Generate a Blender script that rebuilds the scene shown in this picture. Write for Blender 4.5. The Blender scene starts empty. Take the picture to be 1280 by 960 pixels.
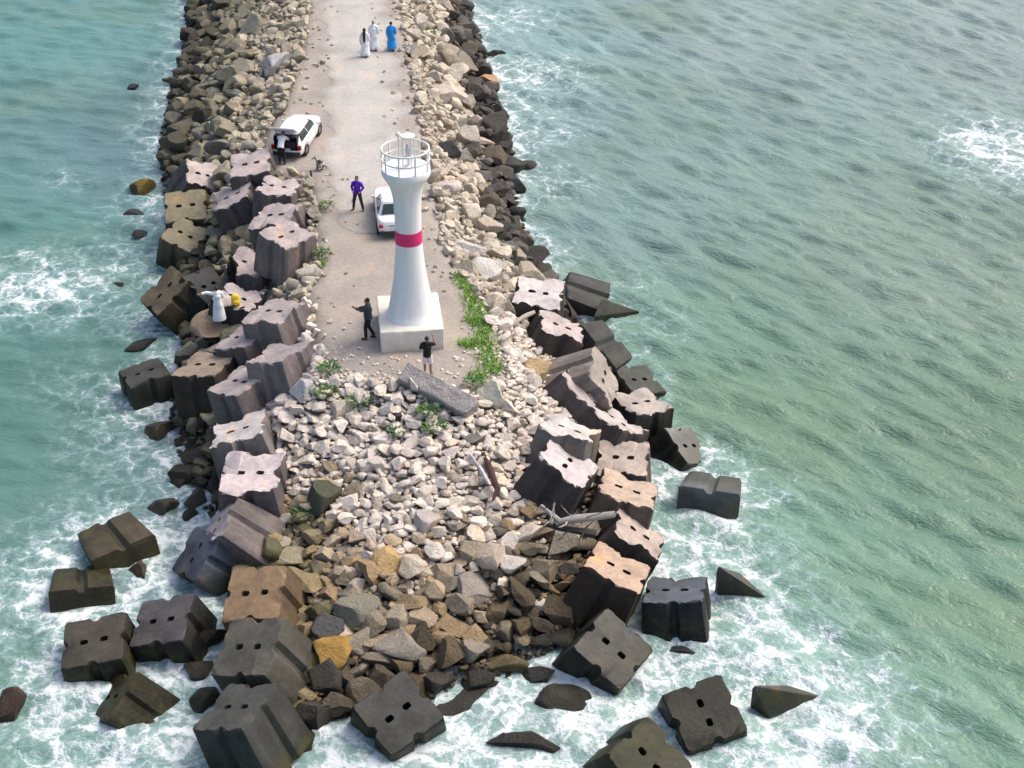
import bpy, bmesh, math, random
import numpy as np
from mathutils import Vector, Matrix, Euler
C = bpy.context.scene.collection
rng = np.random.default_rng(7); random.seed(7)
R = math.radians
F=1950.0; PITCH=math.radians(32.45); CAMZ=32.0; WZ=-4.0
cp,sp=math.cos(PITCH),math.sin(PITCH)
RIGHT=np.array([1,0,0.]); UP=np.array([0,sp,cp]); FWD=np.array([0,cp,-sp]); CAM=np.array([0,0,CAMZ])
def ray(px,py):
    return FWD+(px-640)/F*RIGHT-(py-480)/F*UP
def at_z(px,py,z):
    d=ray(px,py); t=(z-CAMZ)/d[2]; return CAM+t*d
def proj(P):
    v=np.asarray(P)-CAM; z=v@FWD
    return np.stack([640+F*(v@RIGHT)/z,480-F*(v@UP)/z],-1)
VD=np.array([-0.1436,1.185]); VD/=np.linalg.norm(VD)
DECK_PX=[(388,-20),(383,30),(375,80),(358,130),(335,165),(338,196),(343,214),(388,222),(398,260),(395,300),(400,340),(385,365),(392,395),(402,440),(395,478),(440,474),(480,480),(520,490),(590,500),(640,470),(632,440),(603,380),(572,335),(550,300),(545,240),(530,180),(520,130),(508,60),(498,-20)]
WATER_PX=[(236,-20),(230,60),(217,110),(200,170),(200,210),(210,260),(215,330),(228,400),(222,450),(212,520),(228,590),(262,650),(285,720),(290,800),(300,880),(370,925),(440,900),(520,878),(570,868),(630,855),(655,825),(700,812),(720,795),(745,775),(790,720),(805,650),(800,590),(790,540),(760,480),(740,430),(712,380),(688,345),(662,300),(648,250),(645,200),(622,130),(612,80),(592,30),(583,-20)]
def poly(pxs,z):
    p=[at_z(x,y,z)[:2] for x,y in pxs]
    a=p[0]+VD*220; b=p[-1]+VD*220
    return np.array([a]+p+[b])
DECK=poly(DECK_PX,0.0); WATER=poly(WATER_PX,WZ)
def pdist(P,Q):
    """distance of points P (n,2) to closed polygon Q, and inside flag"""
    d=np.full(len(P),1e9); ins=np.zeros(len(P),bool)
    for i in range(len(Q)):
        a=Q[i]; b=Q[(i+1)%len(Q)]; ab=b-a
        t=np.clip(((P-a)@ab)/(ab@ab),0,1)
        d=np.minimum(d,np.hypot(*(P-(a+t[:,None]*ab)).T))
        c=((a[1]>P[:,1])!=(b[1]>P[:,1]))
        with np.errstate(all='ignore'):
            xx=(b[0]-a[0])*(P[:,1]-a[1])/(b[1]-a[1])+a[0]
        ins^=c&(P[:,0]<xx)
    return d,ins
def height(P):
    P=np.atleast_2d(np.asarray(P,float))
    dd,di=pdist(P,DECK); dw,wi=pdist(P,WATER)
    t=dd/(dd+dw+1e-6)
    h=WZ*t
    h=np.where(di,0,h); h=np.where(~wi,np.maximum(WZ-0.55*dw,-9),h)
    return h
_hx=np.arange(-32,24,.25); _hy=np.arange(24,130,.25)
_HG=height(np.stack([a.ravel() for a in np.meshgrid(_hx,_hy)],1)).reshape(len(_hy),len(_hx))
def hfast(x,y):
    u=np.clip((np.asarray(x)+32)/.25,0,len(_hx)-1.01); v=np.clip((np.asarray(y)-24)/.25,0,len(_hy)-1.01)
    i=u.astype(int); j=v.astype(int); a=u-i; b=v-j
    return (_HG[j,i]*(1-a)+_HG[j,i+1]*a)*(1-b)+(_HG[j+1,i]*(1-a)+_HG[j+1,i+1]*a)*b
_ts=np.linspace(24,150,1600)
def ground(px,py,off=0.0):
    d=ray(px,py); P=CAM+_ts[:,None]*d
    g=P[:,2]-(hfast(P[:,0],P[:,1])+off); i=max(int(np.argmax(g<0)),1)
    k=g[i-1]/(g[i-1]-g[i]); return P[i-1]*(1-k)+P[i]*k

# ------------------------------------------------------------------ helpers
def link(o):
    C.objects.link(o); return o
def tag(o, label=None, cat=None, group=None, kind=None):
    if label: o['label'] = label
    if cat: o['category'] = cat
    if group: o['group'] = group
    if kind: o['kind'] = kind
    return o
def empty(name, loc=(0, 0, 0), rz=0.0):
    o = bpy.data.objects.new(name, None); o.location = loc; o.rotation_euler = (0, 0, rz)
    o.empty_display_size = .2
    return link(o)
def mesh_obj(name, me, mat=None, parent=None):
    o = bpy.data.objects.new(name, me)
    if mat: me.materials.clear(); me.materials.append(mat)
    if parent: o.parent = parent
    return link(o)
def bm_obj(name, bm, mat, parent=None, smooth=None):
    me = bpy.data.meshes.new(name)
    bmesh.ops.recalc_face_normals(bm, faces=bm.faces[:])
    bm.to_mesh(me); bm.free()
    if smooth is not None:
        me.shade_smooth()
        if smooth < 180: me.set_sharp_from_angle(angle=R(smooth))
    return mesh_obj(name, me, mat, parent)
def raw_mesh(name, v, f):
    me = bpy.data.meshes.new(name); me.from_pydata([tuple(x) for x in v], [], [tuple(x) for x in f]); me.update()
    return me
def fast_mesh(name, v, quads):
    """numpy quad mesh"""
    me = bpy.data.meshes.new(name); v = np.asarray(v, np.float32); q = np.asarray(quads, np.int32)
    me.vertices.add(len(v)); me.vertices.foreach_set('co', v.ravel())
    n = q.shape[1]
    me.loops.add(q.size); me.loops.foreach_set('vertex_index', q.ravel())
    me.polygons.add(len(q)); me.polygons.foreach_set('loop_start', np.arange(0, q.size, n, dtype=np.int32))
    me.update(calc_edges=True); return me
def attr_f(me, name, a):
    t = me.attributes.new(name, 'FLOAT', 'POINT'); t.data.foreach_set('value', np.asarray(a, np.float32))
def attr_c(me, name, a):
    t = me.attributes.new(name, 'FLOAT_COLOR', 'POINT'); a = np.asarray(a, np.float32)
    if a.shape[1] == 3: a = np.hstack([a, np.ones((len(a), 1), np.float32)])
    t.data.foreach_set('color', a.ravel())
def box(bm, c, s, m=None, bev=0.0):
    r = bmesh.ops.create_cube(bm, size=1.0); vs = r['verts']
    bmesh.ops.scale(bm, vec=s, verts=vs)
    if bev:
        es = list({e for v in vs for e in v.link_edges})
        rr = bmesh.ops.bevel(bm, geom=es, offset=bev, segments=2, affect='EDGES', profile=.5)
        vs = list({v for f in rr['faces'] for v in f.verts} | {v for v in vs if v.is_valid})
    if m: bmesh.ops.transform(bm, matrix=m, verts=vs)
    bmesh.ops.translate(bm, vec=c, verts=vs)
    return vs
def frame(d):
    d = Vector(d).normalized(); u = d.cross(Vector((0, 0, 1)))
    if u.length < 1e-3: u = d.cross(Vector((0, 1, 0)))
    u.normalize(); return u, d.cross(u).normalized()
def tube(bm, pts, rad, n=8):
    """closed tapered tube through pts"""
    pts = [Vector(p) for p in pts]; rings = []; pu = None
    for i, p in enumerate(pts):
        d = (pts[min(i+1, len(pts)-1)] - pts[max(i-1, 0)]).normalized()
        if pu is None: u, w = frame(d)
        else: u = (pu-d*pu.dot(d)).normalized(); w = d.cross(u).normalized()
        pu = u; r = rad[i] if hasattr(rad, '__len__') else rad
        rings.append([bm.verts.new(p + (u*math.cos(2*math.pi*k/n) + w*math.sin(2*math.pi*k/n))*r) for k in range(n)])
    for a, b in zip(rings, rings[1:]):
        for k in range(n): bm.faces.new((a[k], a[(k+1) % n], b[(k+1) % n], b[k]))
    bm.faces.new(rings[0][::-1]); bm.faces.new(rings[-1])
def lathe(bm, prof, n=32, c=(0, 0, 0), cap=True):
    rings = []
    for r, z in prof:
        rings.append([bm.verts.new((c[0]+r*math.cos(2*math.pi*k/n), c[1]+r*math.sin(2*math.pi*k/n), c[2]+z)) for k in range(n)])
    for a, b in zip(rings, rings[1:]):
        for k in range(n): bm.faces.new((a[k], a[(k+1) % n], b[(k+1) % n], b[k]))
    if cap: bm.faces.new(rings[0][::-1]); bm.faces.new(rings[-1])
def loft(bm, rings, n=16, sq=1.0):
    """rings: (cx,cy,cz,rx,ry) superellipse cross-sections, closed"""
    L = []
    for cx, cy, cz, rx, ry in rings:
        q = []
        for k in range(n):
            a = 2*math.pi*k/n; ca, sa = math.cos(a), math.sin(a)
            q.append(bm.verts.new((cx+rx*math.copysign(abs(ca)**sq, ca), cy+ry*math.copysign(abs(sa)**sq, sa), cz)))
        L.append(q)
    for a, b in zip(L, L[1:]):
        for k in range(n): bm.faces.new((a[k], a[(k+1) % n], b[(k+1) % n], b[k]))
    bm.faces.new(L[0][::-1]); bm.faces.new(L[-1])
def ball(bm, c, r, seg=12):
    rr = bmesh.ops.create_uvsphere(bm, u_segments=seg, v_segments=max(6, seg*2//3), radius=1.0)
    bmesh.ops.scale(bm, vec=r if hasattr(r, '__len__') else (r, r, r), verts=rr['verts'])
    bmesh.ops.translate(bm, vec=c, verts=rr['verts']); return rr['verts']
def voxel(name, bm, mat, parent, size, smooth_it=2):
    """union the closed shapes of bm into one continuous surface"""
    bmesh.ops.recalc_face_normals(bm, faces=bm.faces[:])
    me = bpy.data.meshes.new('tmp'); bm.to_mesh(me); bm.free()
    o = bpy.data.objects.new('tmp', me); link(o)
    m = o.modifiers.new('r', 'REMESH'); m.mode = 'VOXEL'; m.voxel_size = size
    if smooth_it:
        s = o.modifiers.new('s', 'SMOOTH'); s.factor = .5; s.iterations = smooth_it
    dg = bpy.context.evaluated_depsgraph_get(); dg.update()
    me2 = bpy.data.meshes.new_from_object(o.evaluated_get(dg)); me2.name = name
    bpy.data.objects.remove(o); bpy.data.meshes.remove(me)
    me2.shade_smooth()
    return mesh_obj(name, me2, mat, parent)
# ------------------------------------------------------------------ node helpers
class NT:
    def __init__(s, name):
        s.m = bpy.data.materials.new(name); s.m.use_nodes = True; s.t = s.m.node_tree; s.t.nodes.clear()
        s.out = s.n('ShaderNodeOutputMaterial'); s.b = s.n('ShaderNodeBsdfPrincipled')
        s.l(s.b.outputs[0], s.out.inputs[0])
    def n(s, ty, **k):
        q = s.t.nodes.new(ty)
        for a, v in k.items(): setattr(q, a, v)
        return q
    def l(s, a, b): s.t.links.new(a, b)
    def v(s, sock, val):
        if hasattr(val, 'is_output') or hasattr(val, 'links'): s.l(val, sock)
        else: sock.default_value = val
    def math(s, op, a, b=0.0, c=None, clamp=False):
        q = s.n('ShaderNodeMath', operation=op); q.use_clamp = clamp
        s.v(q.inputs[0], a); s.v(q.inputs[1], b)
        if c is not None: s.v(q.inputs[2], c)
        return q.outputs[0]
    def ss(s, x, lo, hi, a=0.0, b=1.0):
        q = s.n('ShaderNodeMapRange', interpolation_type='SMOOTHSTEP')
        s.v(q.inputs[0], x); s.v(q.inputs[1], lo); s.v(q.inputs[2], hi); s.v(q.inputs[3], a); s.v(q.inputs[4], b)
        return q.outputs[0]
    def noise(s, vec, scale, det=4, rough=.55, dist=0.0):
        q = s.n('ShaderNodeTexNoise'); s.v(q.inputs['Scale'], scale); q.inputs['Detail'].default_value = det
        q.inputs['Roughness'].default_value = rough; q.inputs['Distortion'].default_value = dist
        if vec is not None: s.l(vec, q.inputs['Vector'])
        return q
    def mix(s, f, a, b, mode='MIX'):
        q = s.n('ShaderNodeMix', data_type='RGBA', blend_type=mode); s.v(q.inputs[0], f)
        for i, x in ((6, a), (7, b)):
            if isinstance(x, tuple): q.inputs[i].default_value = (*x, 1) if len(x) == 3 else x
            else: s.l(x, q.inputs[i])
        return q.outputs[2]
    def scale(s, c, f):
        q = s.n('ShaderNodeVectorMath', operation='SCALE'); s.v(q.inputs[0], c); s.v(q.inputs[3], f); return q.outputs[0]
    def bump(s, h, st, dist=.05, prev=None):
        q = s.n('ShaderNodeBump'); q.inputs['Strength'].default_value = st; q.inputs['Distance'].default_value = dist
        s.l(h, q.inputs['Height'])
        if prev is not None: s.l(prev, q.inputs['Normal'])
        return q.outputs[0]
    def pos(s): return s.n('ShaderNodeNewGeometry').outputs['Position']
    def set(s, col=None, rough=None, norm=None, spec=None):
        if col is not None: 
            if isinstance(col, tuple): s.b.inputs['Base Color'].default_value = (*col, 1)
            else: s.l(col, s.b.inputs['Base Color'])
        if rough is not None: s.v(s.b.inputs['Roughness'], rough)
        if norm is not None: s.l(norm, s.b.inputs['Normal'])
        if spec is not None: s.v(s.b.inputs['Specular IOR Level'], spec)
        return s.m
def plain(name, col, rough=.6, metal=0.0, var=.12, sc=6.0, coat=0.0):
    t = NT(name); p = t.n('ShaderNodeTexCoord').outputs['Object']
    n = t.noise(p, sc, 4); f = t.math('MULTIPLY_ADD', n.outputs[0], 2*var, 1-var)
    c = t.scale(col, f)
    t.b.inputs['Metallic'].default_value = metal; t.b.inputs['Coat Weight'].default_value = coat
    return t.set(c, rough)
def rock_mat(name, attr):
    t = NT(name); oi = t.n('ShaderNodeObjectInfo')
    if attr:
        a = t.n('ShaderNodeAttribute', attribute_name='col'); col = a.outputs['Color']
        vec = t.pos()
    else:
        col = oi.outputs['Color']
        off = t.n('ShaderNodeVectorMath', operation='ADD'); t.l(t.pos(), off.inputs[0])
        cr = t.n('ShaderNodeCombineXYZ'); t.l(t.math('MULTIPLY', oi.outputs['Random'], 50.0), cr.inputs[0]); t.l(cr.outputs[0], off.inputs[1])
        vec = off.outputs[0]
    n1 = t.noise(vec, 1.6, 5, .6); n2 = t.noise(vec, 9, 5, .65); n3 = t.noise(vec, 40, 3, .6)
    f = t.math('MULTIPLY_ADD', n1.outputs[0], .9, .53)
    f = t.math('MULTIPLY', f, t.math('MULTIPLY_ADD', n2.outputs[0], .9, .55))
    c = t.scale(col, f)
    # warm/iron veins
    v = t.ss(n1.outputs[0], .58, .72); c = t.mix(t.math('MULTIPLY', v, .35), c, t.mix(1.0, c, (1.1, .82, .55), 'MULTIPLY'))
    # small dark pits
    pit = t.ss(n3.outputs[0], .30, .40, .55, 1.0); c = t.scale(c, pit)
    # wet tide band (algae) close to the water, uneven edge
    z = t.n('ShaderNodeSeparateXYZ'); t.l(t.pos(), z.inputs[0])
    zz = t.math('MULTIPLY_ADD', n1.outputs[0], 1.2, z.outputs[2])
    wet = t.ss(zz, WZ+.75, WZ+1.5, 1.0, 0.0)
    c = t.mix(t.math('MULTIPLY', wet, .8), c, t.mix(1.0, c, (.28, .26, .2), 'MULTIPLY'))
    rg = t.math('MULTIPLY_ADD', wet, -.5, .92)
    h = t.math('ADD', t.math('MULTIPLY', n2.outputs[0], 1.0), t.math('MULTIPLY', n3.outputs[0], .3))
    return t.set(c, rg, t.bump(h, 1.0, .1), .3)
def concrete_mat():
    t = NT('armour_concrete'); oi = t.n('ShaderNodeObjectInfo'); tc = t.n('ShaderNodeTexCoord')
    off = t.n('ShaderNodeVectorMath', operation='ADD'); t.l(tc.outputs['Object'], off.inputs[0])
    cr = t.n('ShaderNodeCombineXYZ'); t.l(t.math('MULTIPLY', oi.outputs['Random'], 30.0), cr.inputs[0]); t.l(cr.outputs[0], off.inputs[1])
    vec = off.outputs[0]
    n1 = t.noise(vec, 2.2, 5, .6); n2 = t.noise(vec, 11, 5, .6); n3 = t.noise(vec, 55, 3, .6)
    sp = t.n('ShaderNodeSeparateXYZ'); t.l(tc.outputs['Normal'], sp.inputs[0])
    # cast top keeps full colour, formwork sides darkened by object alpha: fixed to each block, whichever way it lies
    top = t.ss(t.math('MULTIPLY_ADD', n1.outputs[0], .5, sp.outputs[2]), .75, 1.05)
    sd = t.math('ADD', t.math('MULTIPLY', t.math('SUBTRACT', 1.0, oi.outputs['Alpha']), top), oi.outputs['Alpha'])
    f = t.math('MULTIPLY', t.math('MULTIPLY_ADD', n1.outputs[0], 1.2, .4), t.math('MULTIPLY_ADD', n2.outputs[0], .8, .6))
    c = t.scale(t.scale(oi.outputs['Color'], f), sd)
    # rusty/brown seepage and pale salt bloom patches
    br = t.ss(n1.outputs[0], .56, .7); c = t.mix(t.math('MULTIPLY', br, .4), c, t.mix(1.0, c, (1.12, .86, .64), 'MULTIPLY'))
    # vertical run stains on the sides
    mp = t.n('ShaderNodeMapping'); mp.inputs['Scale'].default_value = (3.5, 3.5, .5); t.l(vec, mp.inputs[0])
    st = t.noise(mp.outputs[0], 1.0, 3); sv = t.ss(st.outputs[0], .4, .62, .8, 1.06)
    c = t.mix(t.math('SUBTRACT', 1.0, top), c, t.scale(c, sv))
    pit = t.ss(n3.outputs[0], .29, .38, .5, 1.0); c = t.scale(c, pit)
    z = t.n('ShaderNodeSeparateXYZ'); t.l(t.pos(), z.inputs[0])
    zz = t.math('MULTIPLY_ADD', n1.outputs[0], 1.3, z.outputs[2])
    wet = t.ss(zz, WZ+.9, WZ+1.9, 1.0, 0.0)
    c = t.mix(t.math('MULTIPLY', wet, .75), c, t.mix(1.0, c, (.3, .31, .2), 'MULTIPLY'))
    alg = t.math('MULTIPLY', t.ss(t.math('MULTIPLY_ADD', n2.outputs[0], .5, n1.outputs[0]), .68, .9), t.math('MULTIPLY', wet, t.math('SUBTRACT', 1.0, t.math('MULTIPLY', top, .6))))
    c = t.mix(t.math('MULTIPLY', alg, .8), c, (.045, .05, .012))
    och = t.math('MULTIPLY', t.ss(t.noise(vec, 1.1, 5, .62).outputs[0], .6, .68), .5)
    c = t.mix(och, c, t.mix(1.0, c, (1.35, .98, .6), 'MULTIPLY'))
    rg = t.math('MULTIPLY_ADD', wet, -.42, .9)
    h = t.math('ADD', t.math('MULTIPLY', n2.outputs[0], .8), t.math('MULTIPLY', n3.outputs[0], .35))
    return t.set(c, rg, t.bump(h, .55, .06), .3)
M_ROCK = rock_mat('limestone', False); M_STUFF = rock_mat('rubble_stone', True); M_CONC = concrete_mat()
# ------------------------------------------------------------------ rock shapes
def ico(n):
    bm = bmesh.new(); bmesh.ops.create_icosphere(bm, subdivisions=n, radius=1.0)
    bm.verts.ensure_lookup_table(); v = np.array([x.co[:] for x in bm.verts]); f = np.array([[q.index for q in x.verts] for x in bm.faces]); bm.free()
    return v, f
ICO4, ICO3, ICO2 = ico(4), ico(3), ico(2)
def rock_verts(seed, base, planes=11, lo=.5, hi=.82, squash=(1, 1, 1), nz=.05):
    g = np.random.default_rng(seed); v = base.copy()
    for i in range(planes):
        n = g.normal(size=3); n /= np.linalg.norm(n); d = g.uniform(lo, hi)
        e = np.maximum(0, v@n-d); v -= np.outer(e, n)
    ph = g.uniform(0, 6.28, (6, 3)); fr = g.normal(size=(6, 3))*3.2
    w = sum(np.sin(v@fr[i]+ph[i, 0]) for i in range(6))/6
    fr2 = g.normal(size=(8, 3))*9; w2 = sum(np.sin(v@fr2[i]+ph[i % 6, 1]) for i in range(8))/8
    v *= (1+nz*2.0*w+nz*w2)[:, None]
    v *= np.array(squash)
    v -= (v.max(0)+v.min(0))/2; v /= (v.max(0)-v.min(0))/2   # unit half extents
    return v
def rock_mesh(name, seed, **k):
    v = rock_verts(seed, ICO4[0], **k); me = fast_mesh(name, v, ICO4[1])
    me.shade_smooth(); me.set_sharp_from_angle(angle=R(26)); me.materials.append(M_ROCK); return me
ROCKS = [rock_mesh('boulder_mesh', 100+i, planes=8+i % 6, lo=.42, hi=.8) for i in range(14)]
SLABS = [rock_mesh('slab_mesh', 300+i, planes=7+i % 3, lo=.35, hi=.6) for i in range(6)]
def wmul(c, k): return tuple(min(1, x*k) for x in c)
def rock(name, me, p, half, rot, col, label, cat, group=None):
    o = bpy.data.objects.new(name, me); o.location = p; o.scale = half; o.rotation_euler = rot
    o.color = (*col, 1); link(o); tag(o, label, cat, group); return o
# ------------------------------------------------------------------ setting: ground, road, water
def smooth01(x, a, b):
    t = np.clip((x-a)/(b-a), 0, 1); return t*t*(3-2*t)
def vnoise(P, f, seed, oct=4):
    """cheap smooth noise as a sum of rotated sines, about -1..1"""
    g = np.random.default_rng(seed); s = np.zeros(len(P)); a = 1.0; tot = 0
    for o in range(oct):
        for k in range(5):
            w = g.normal(size=2); w *= f*(2**o)*(.6+.8*g.random())/np.linalg.norm(w)
            s += a*np.sin(P@w+g.uniform(0, 6.28)); 
        tot += a*2.2; a *= .55
    return s/tot
def grid(xs, ys):
    X, Y = np.meshgrid(xs, ys); P = np.stack([X.ravel(), Y.ravel()], 1); nx, ny = len(xs), len(ys)
    i = np.arange(nx*ny).reshape(ny, nx)
    q = np.stack([i[:-1, :-1].ravel(), i[:-1, 1:].ravel(), i[1:, 1:].ravel(), i[1:, :-1].ravel()], 1)
    return P, q
def ground_mat():
    t = NT('dirt'); a = t.n('ShaderNodeAttribute', attribute_name='col'); p = t.pos()
    n1 = t.noise(p, .55, 6, .62); n2 = t.noise(p, 5, 5, .65); n3 = t.noise(p, 28, 4, .6)
    f = t.math('MULTIPLY', t.math('MULTIPLY_ADD', n1.outputs[0], .7, .64), t.math('MULTIPLY_ADD', n2.outputs[0], .6, .7))
    c = t.scale(a.outputs['Color'], f)
    c = t.mix(t.math('MULTIPLY', t.ss(n1.outputs[0], .55, .68), .45), c, t.mix(1.0, c, (1.12, .9, .72), 'MULTIPLY'))
    vo = t.n('ShaderNodeTexVoronoi'); vo.inputs['Scale'].default_value = 9; t.l(p, vo.inputs['Vector'])
    peb = t.math('MULTIPLY', t.ss(vo.outputs['Distance'], .12, .22, 1.0, 0.0), t.ss(n1.outputs[0], .46, .6))
    c = t.mix(t.math('MULTIPLY', peb, .55), c, (.55, .5, .45))
    h = t.math('ADD', t.math('MULTIPLY', n2.outputs[0], .7), t.math('ADD', t.math('MULTIPLY', n3.outputs[0], .4), t.math('MULTIPLY', peb, .3)))
    return t.set(c, .95, t.bump(h, .7, .06), .2)
M_DIRT = ground_mat()
gx = np.concatenate([np.linspace(-75, -34, 14)[:-1], np.arange(-34, 18, .34), np.linspace(18, 40, 8)])
gy = np.concatenate([np.arange(26, 112, .34), np.linspace(112, 300, 50)])
P, q = grid(gx, gy); H = height(P)
dd, di = pdist(P, DECK); dw, wi = pdist(P, WATER)
n = vnoise(P, 1.1, 3)
Hn = np.where(di, -.035*np.abs(n)*smooth01(dd, 0, 1)-.005, H-.25+.22*n*smooth01(dd, 0, .8))
me = fast_mesh('ground', np.column_stack([P, Hn]), q); me.shade_smooth()
t_ = dd/(dd+dw+1e-6)
dirt = np.array([.33, .298, .265]); slope = np.array([.42, .37, .32]); wetc = np.array([.045, .04, .032])
k1 = np.where(di, 0, smooth01(dd, .2, 1.4))[:, None]; k2 = np.where(wi, smooth01(t_, .42, .85), 1)[:, None]*np.where(di, 0, 1)[:, None]
colr = dirt*(1-k1)+slope*k1; colr = colr*(1-k2)+wetc*k2
attr_c(me, 'col', colr)
tag(mesh_obj('ground', me, M_DIRT), 'bare brown dirt crest of the breakwater with rubble slopes falling to the sea', None, None, 'structure')
# road: paler compacted gravel track along the crest
CL = np.array([at_z(x, y, 0)[:2] for x, y in [(462, 292), (462, 250), (460, 205), (457, 160), (455, 120), (451, 70), (446, 25), (443, -15)]])
CL = np.vstack([CL, CL[-1]+VD*60, CL[-1]+VD*200])
seg = np.hypot(*np.diff(CL, axis=0).T); s = np.concatenate([[0], np.cumsum(seg)])
ss_ = np.concatenate([np.arange(0, 45, .3), np.linspace(45, s[-1], 60)])
cx, cy = np.interp(ss_, s, CL[:, 0]), np.interp(ss_, s, CL[:, 1])
us = np.linspace(-1, 1, 21); V = []; U = []
for i, (a, b) in enumerate(zip(cx, cy)):
    w = 2.35*min(1, .35+ss_[i]/7)
    for u in us:
        e = .38*math.sin(ss_[i]*.9+(2 if u > 0 else 0))+.25*math.sin(ss_[i]*2.7+u)
        V.append((a+u*(w+e*abs(u)), b, .006+.012*(1-abs(u))-.014*math.exp(-((abs(u)-.5)/.16)**2)*(1-abs(u))-(.09 if abs(u) > .95 else .014 if abs(u) > .85 else 0))); U.append(abs(u))
nx, ny = len(us), len(ss_); i = np.arange(nx*ny).reshape(ny, nx)
q = np.stack([i[:-1, :-1].ravel(), i[:-1, 1:].ravel(), i[1:, 1:].ravel(), i[1:, :-1].ravel()], 1)
me = fast_mesh('road', V, q); me.shade_smooth(); U = np.array(U)
V = np.array(V); kk = (1-smooth01(U+.18*vnoise(V[:, :2], 1.6, 9), .5, 1.0))*np.repeat(smooth01(ss_, 0, 6), nx)
kk = kk*(1-.35*np.exp(-((U-.42)/.1)**2)*(.6+.4*vnoise(V[:, :2], 1.1, 12)))
attr_c(me, 'col', dirt*(1-kk[:, None])+np.array([.435, .42, .395])*kk[:, None])
tag(mesh_obj('road', me, M_DIRT), 'pale compacted gravel track along the crest of the breakwater', None, None, 'structure')

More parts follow.
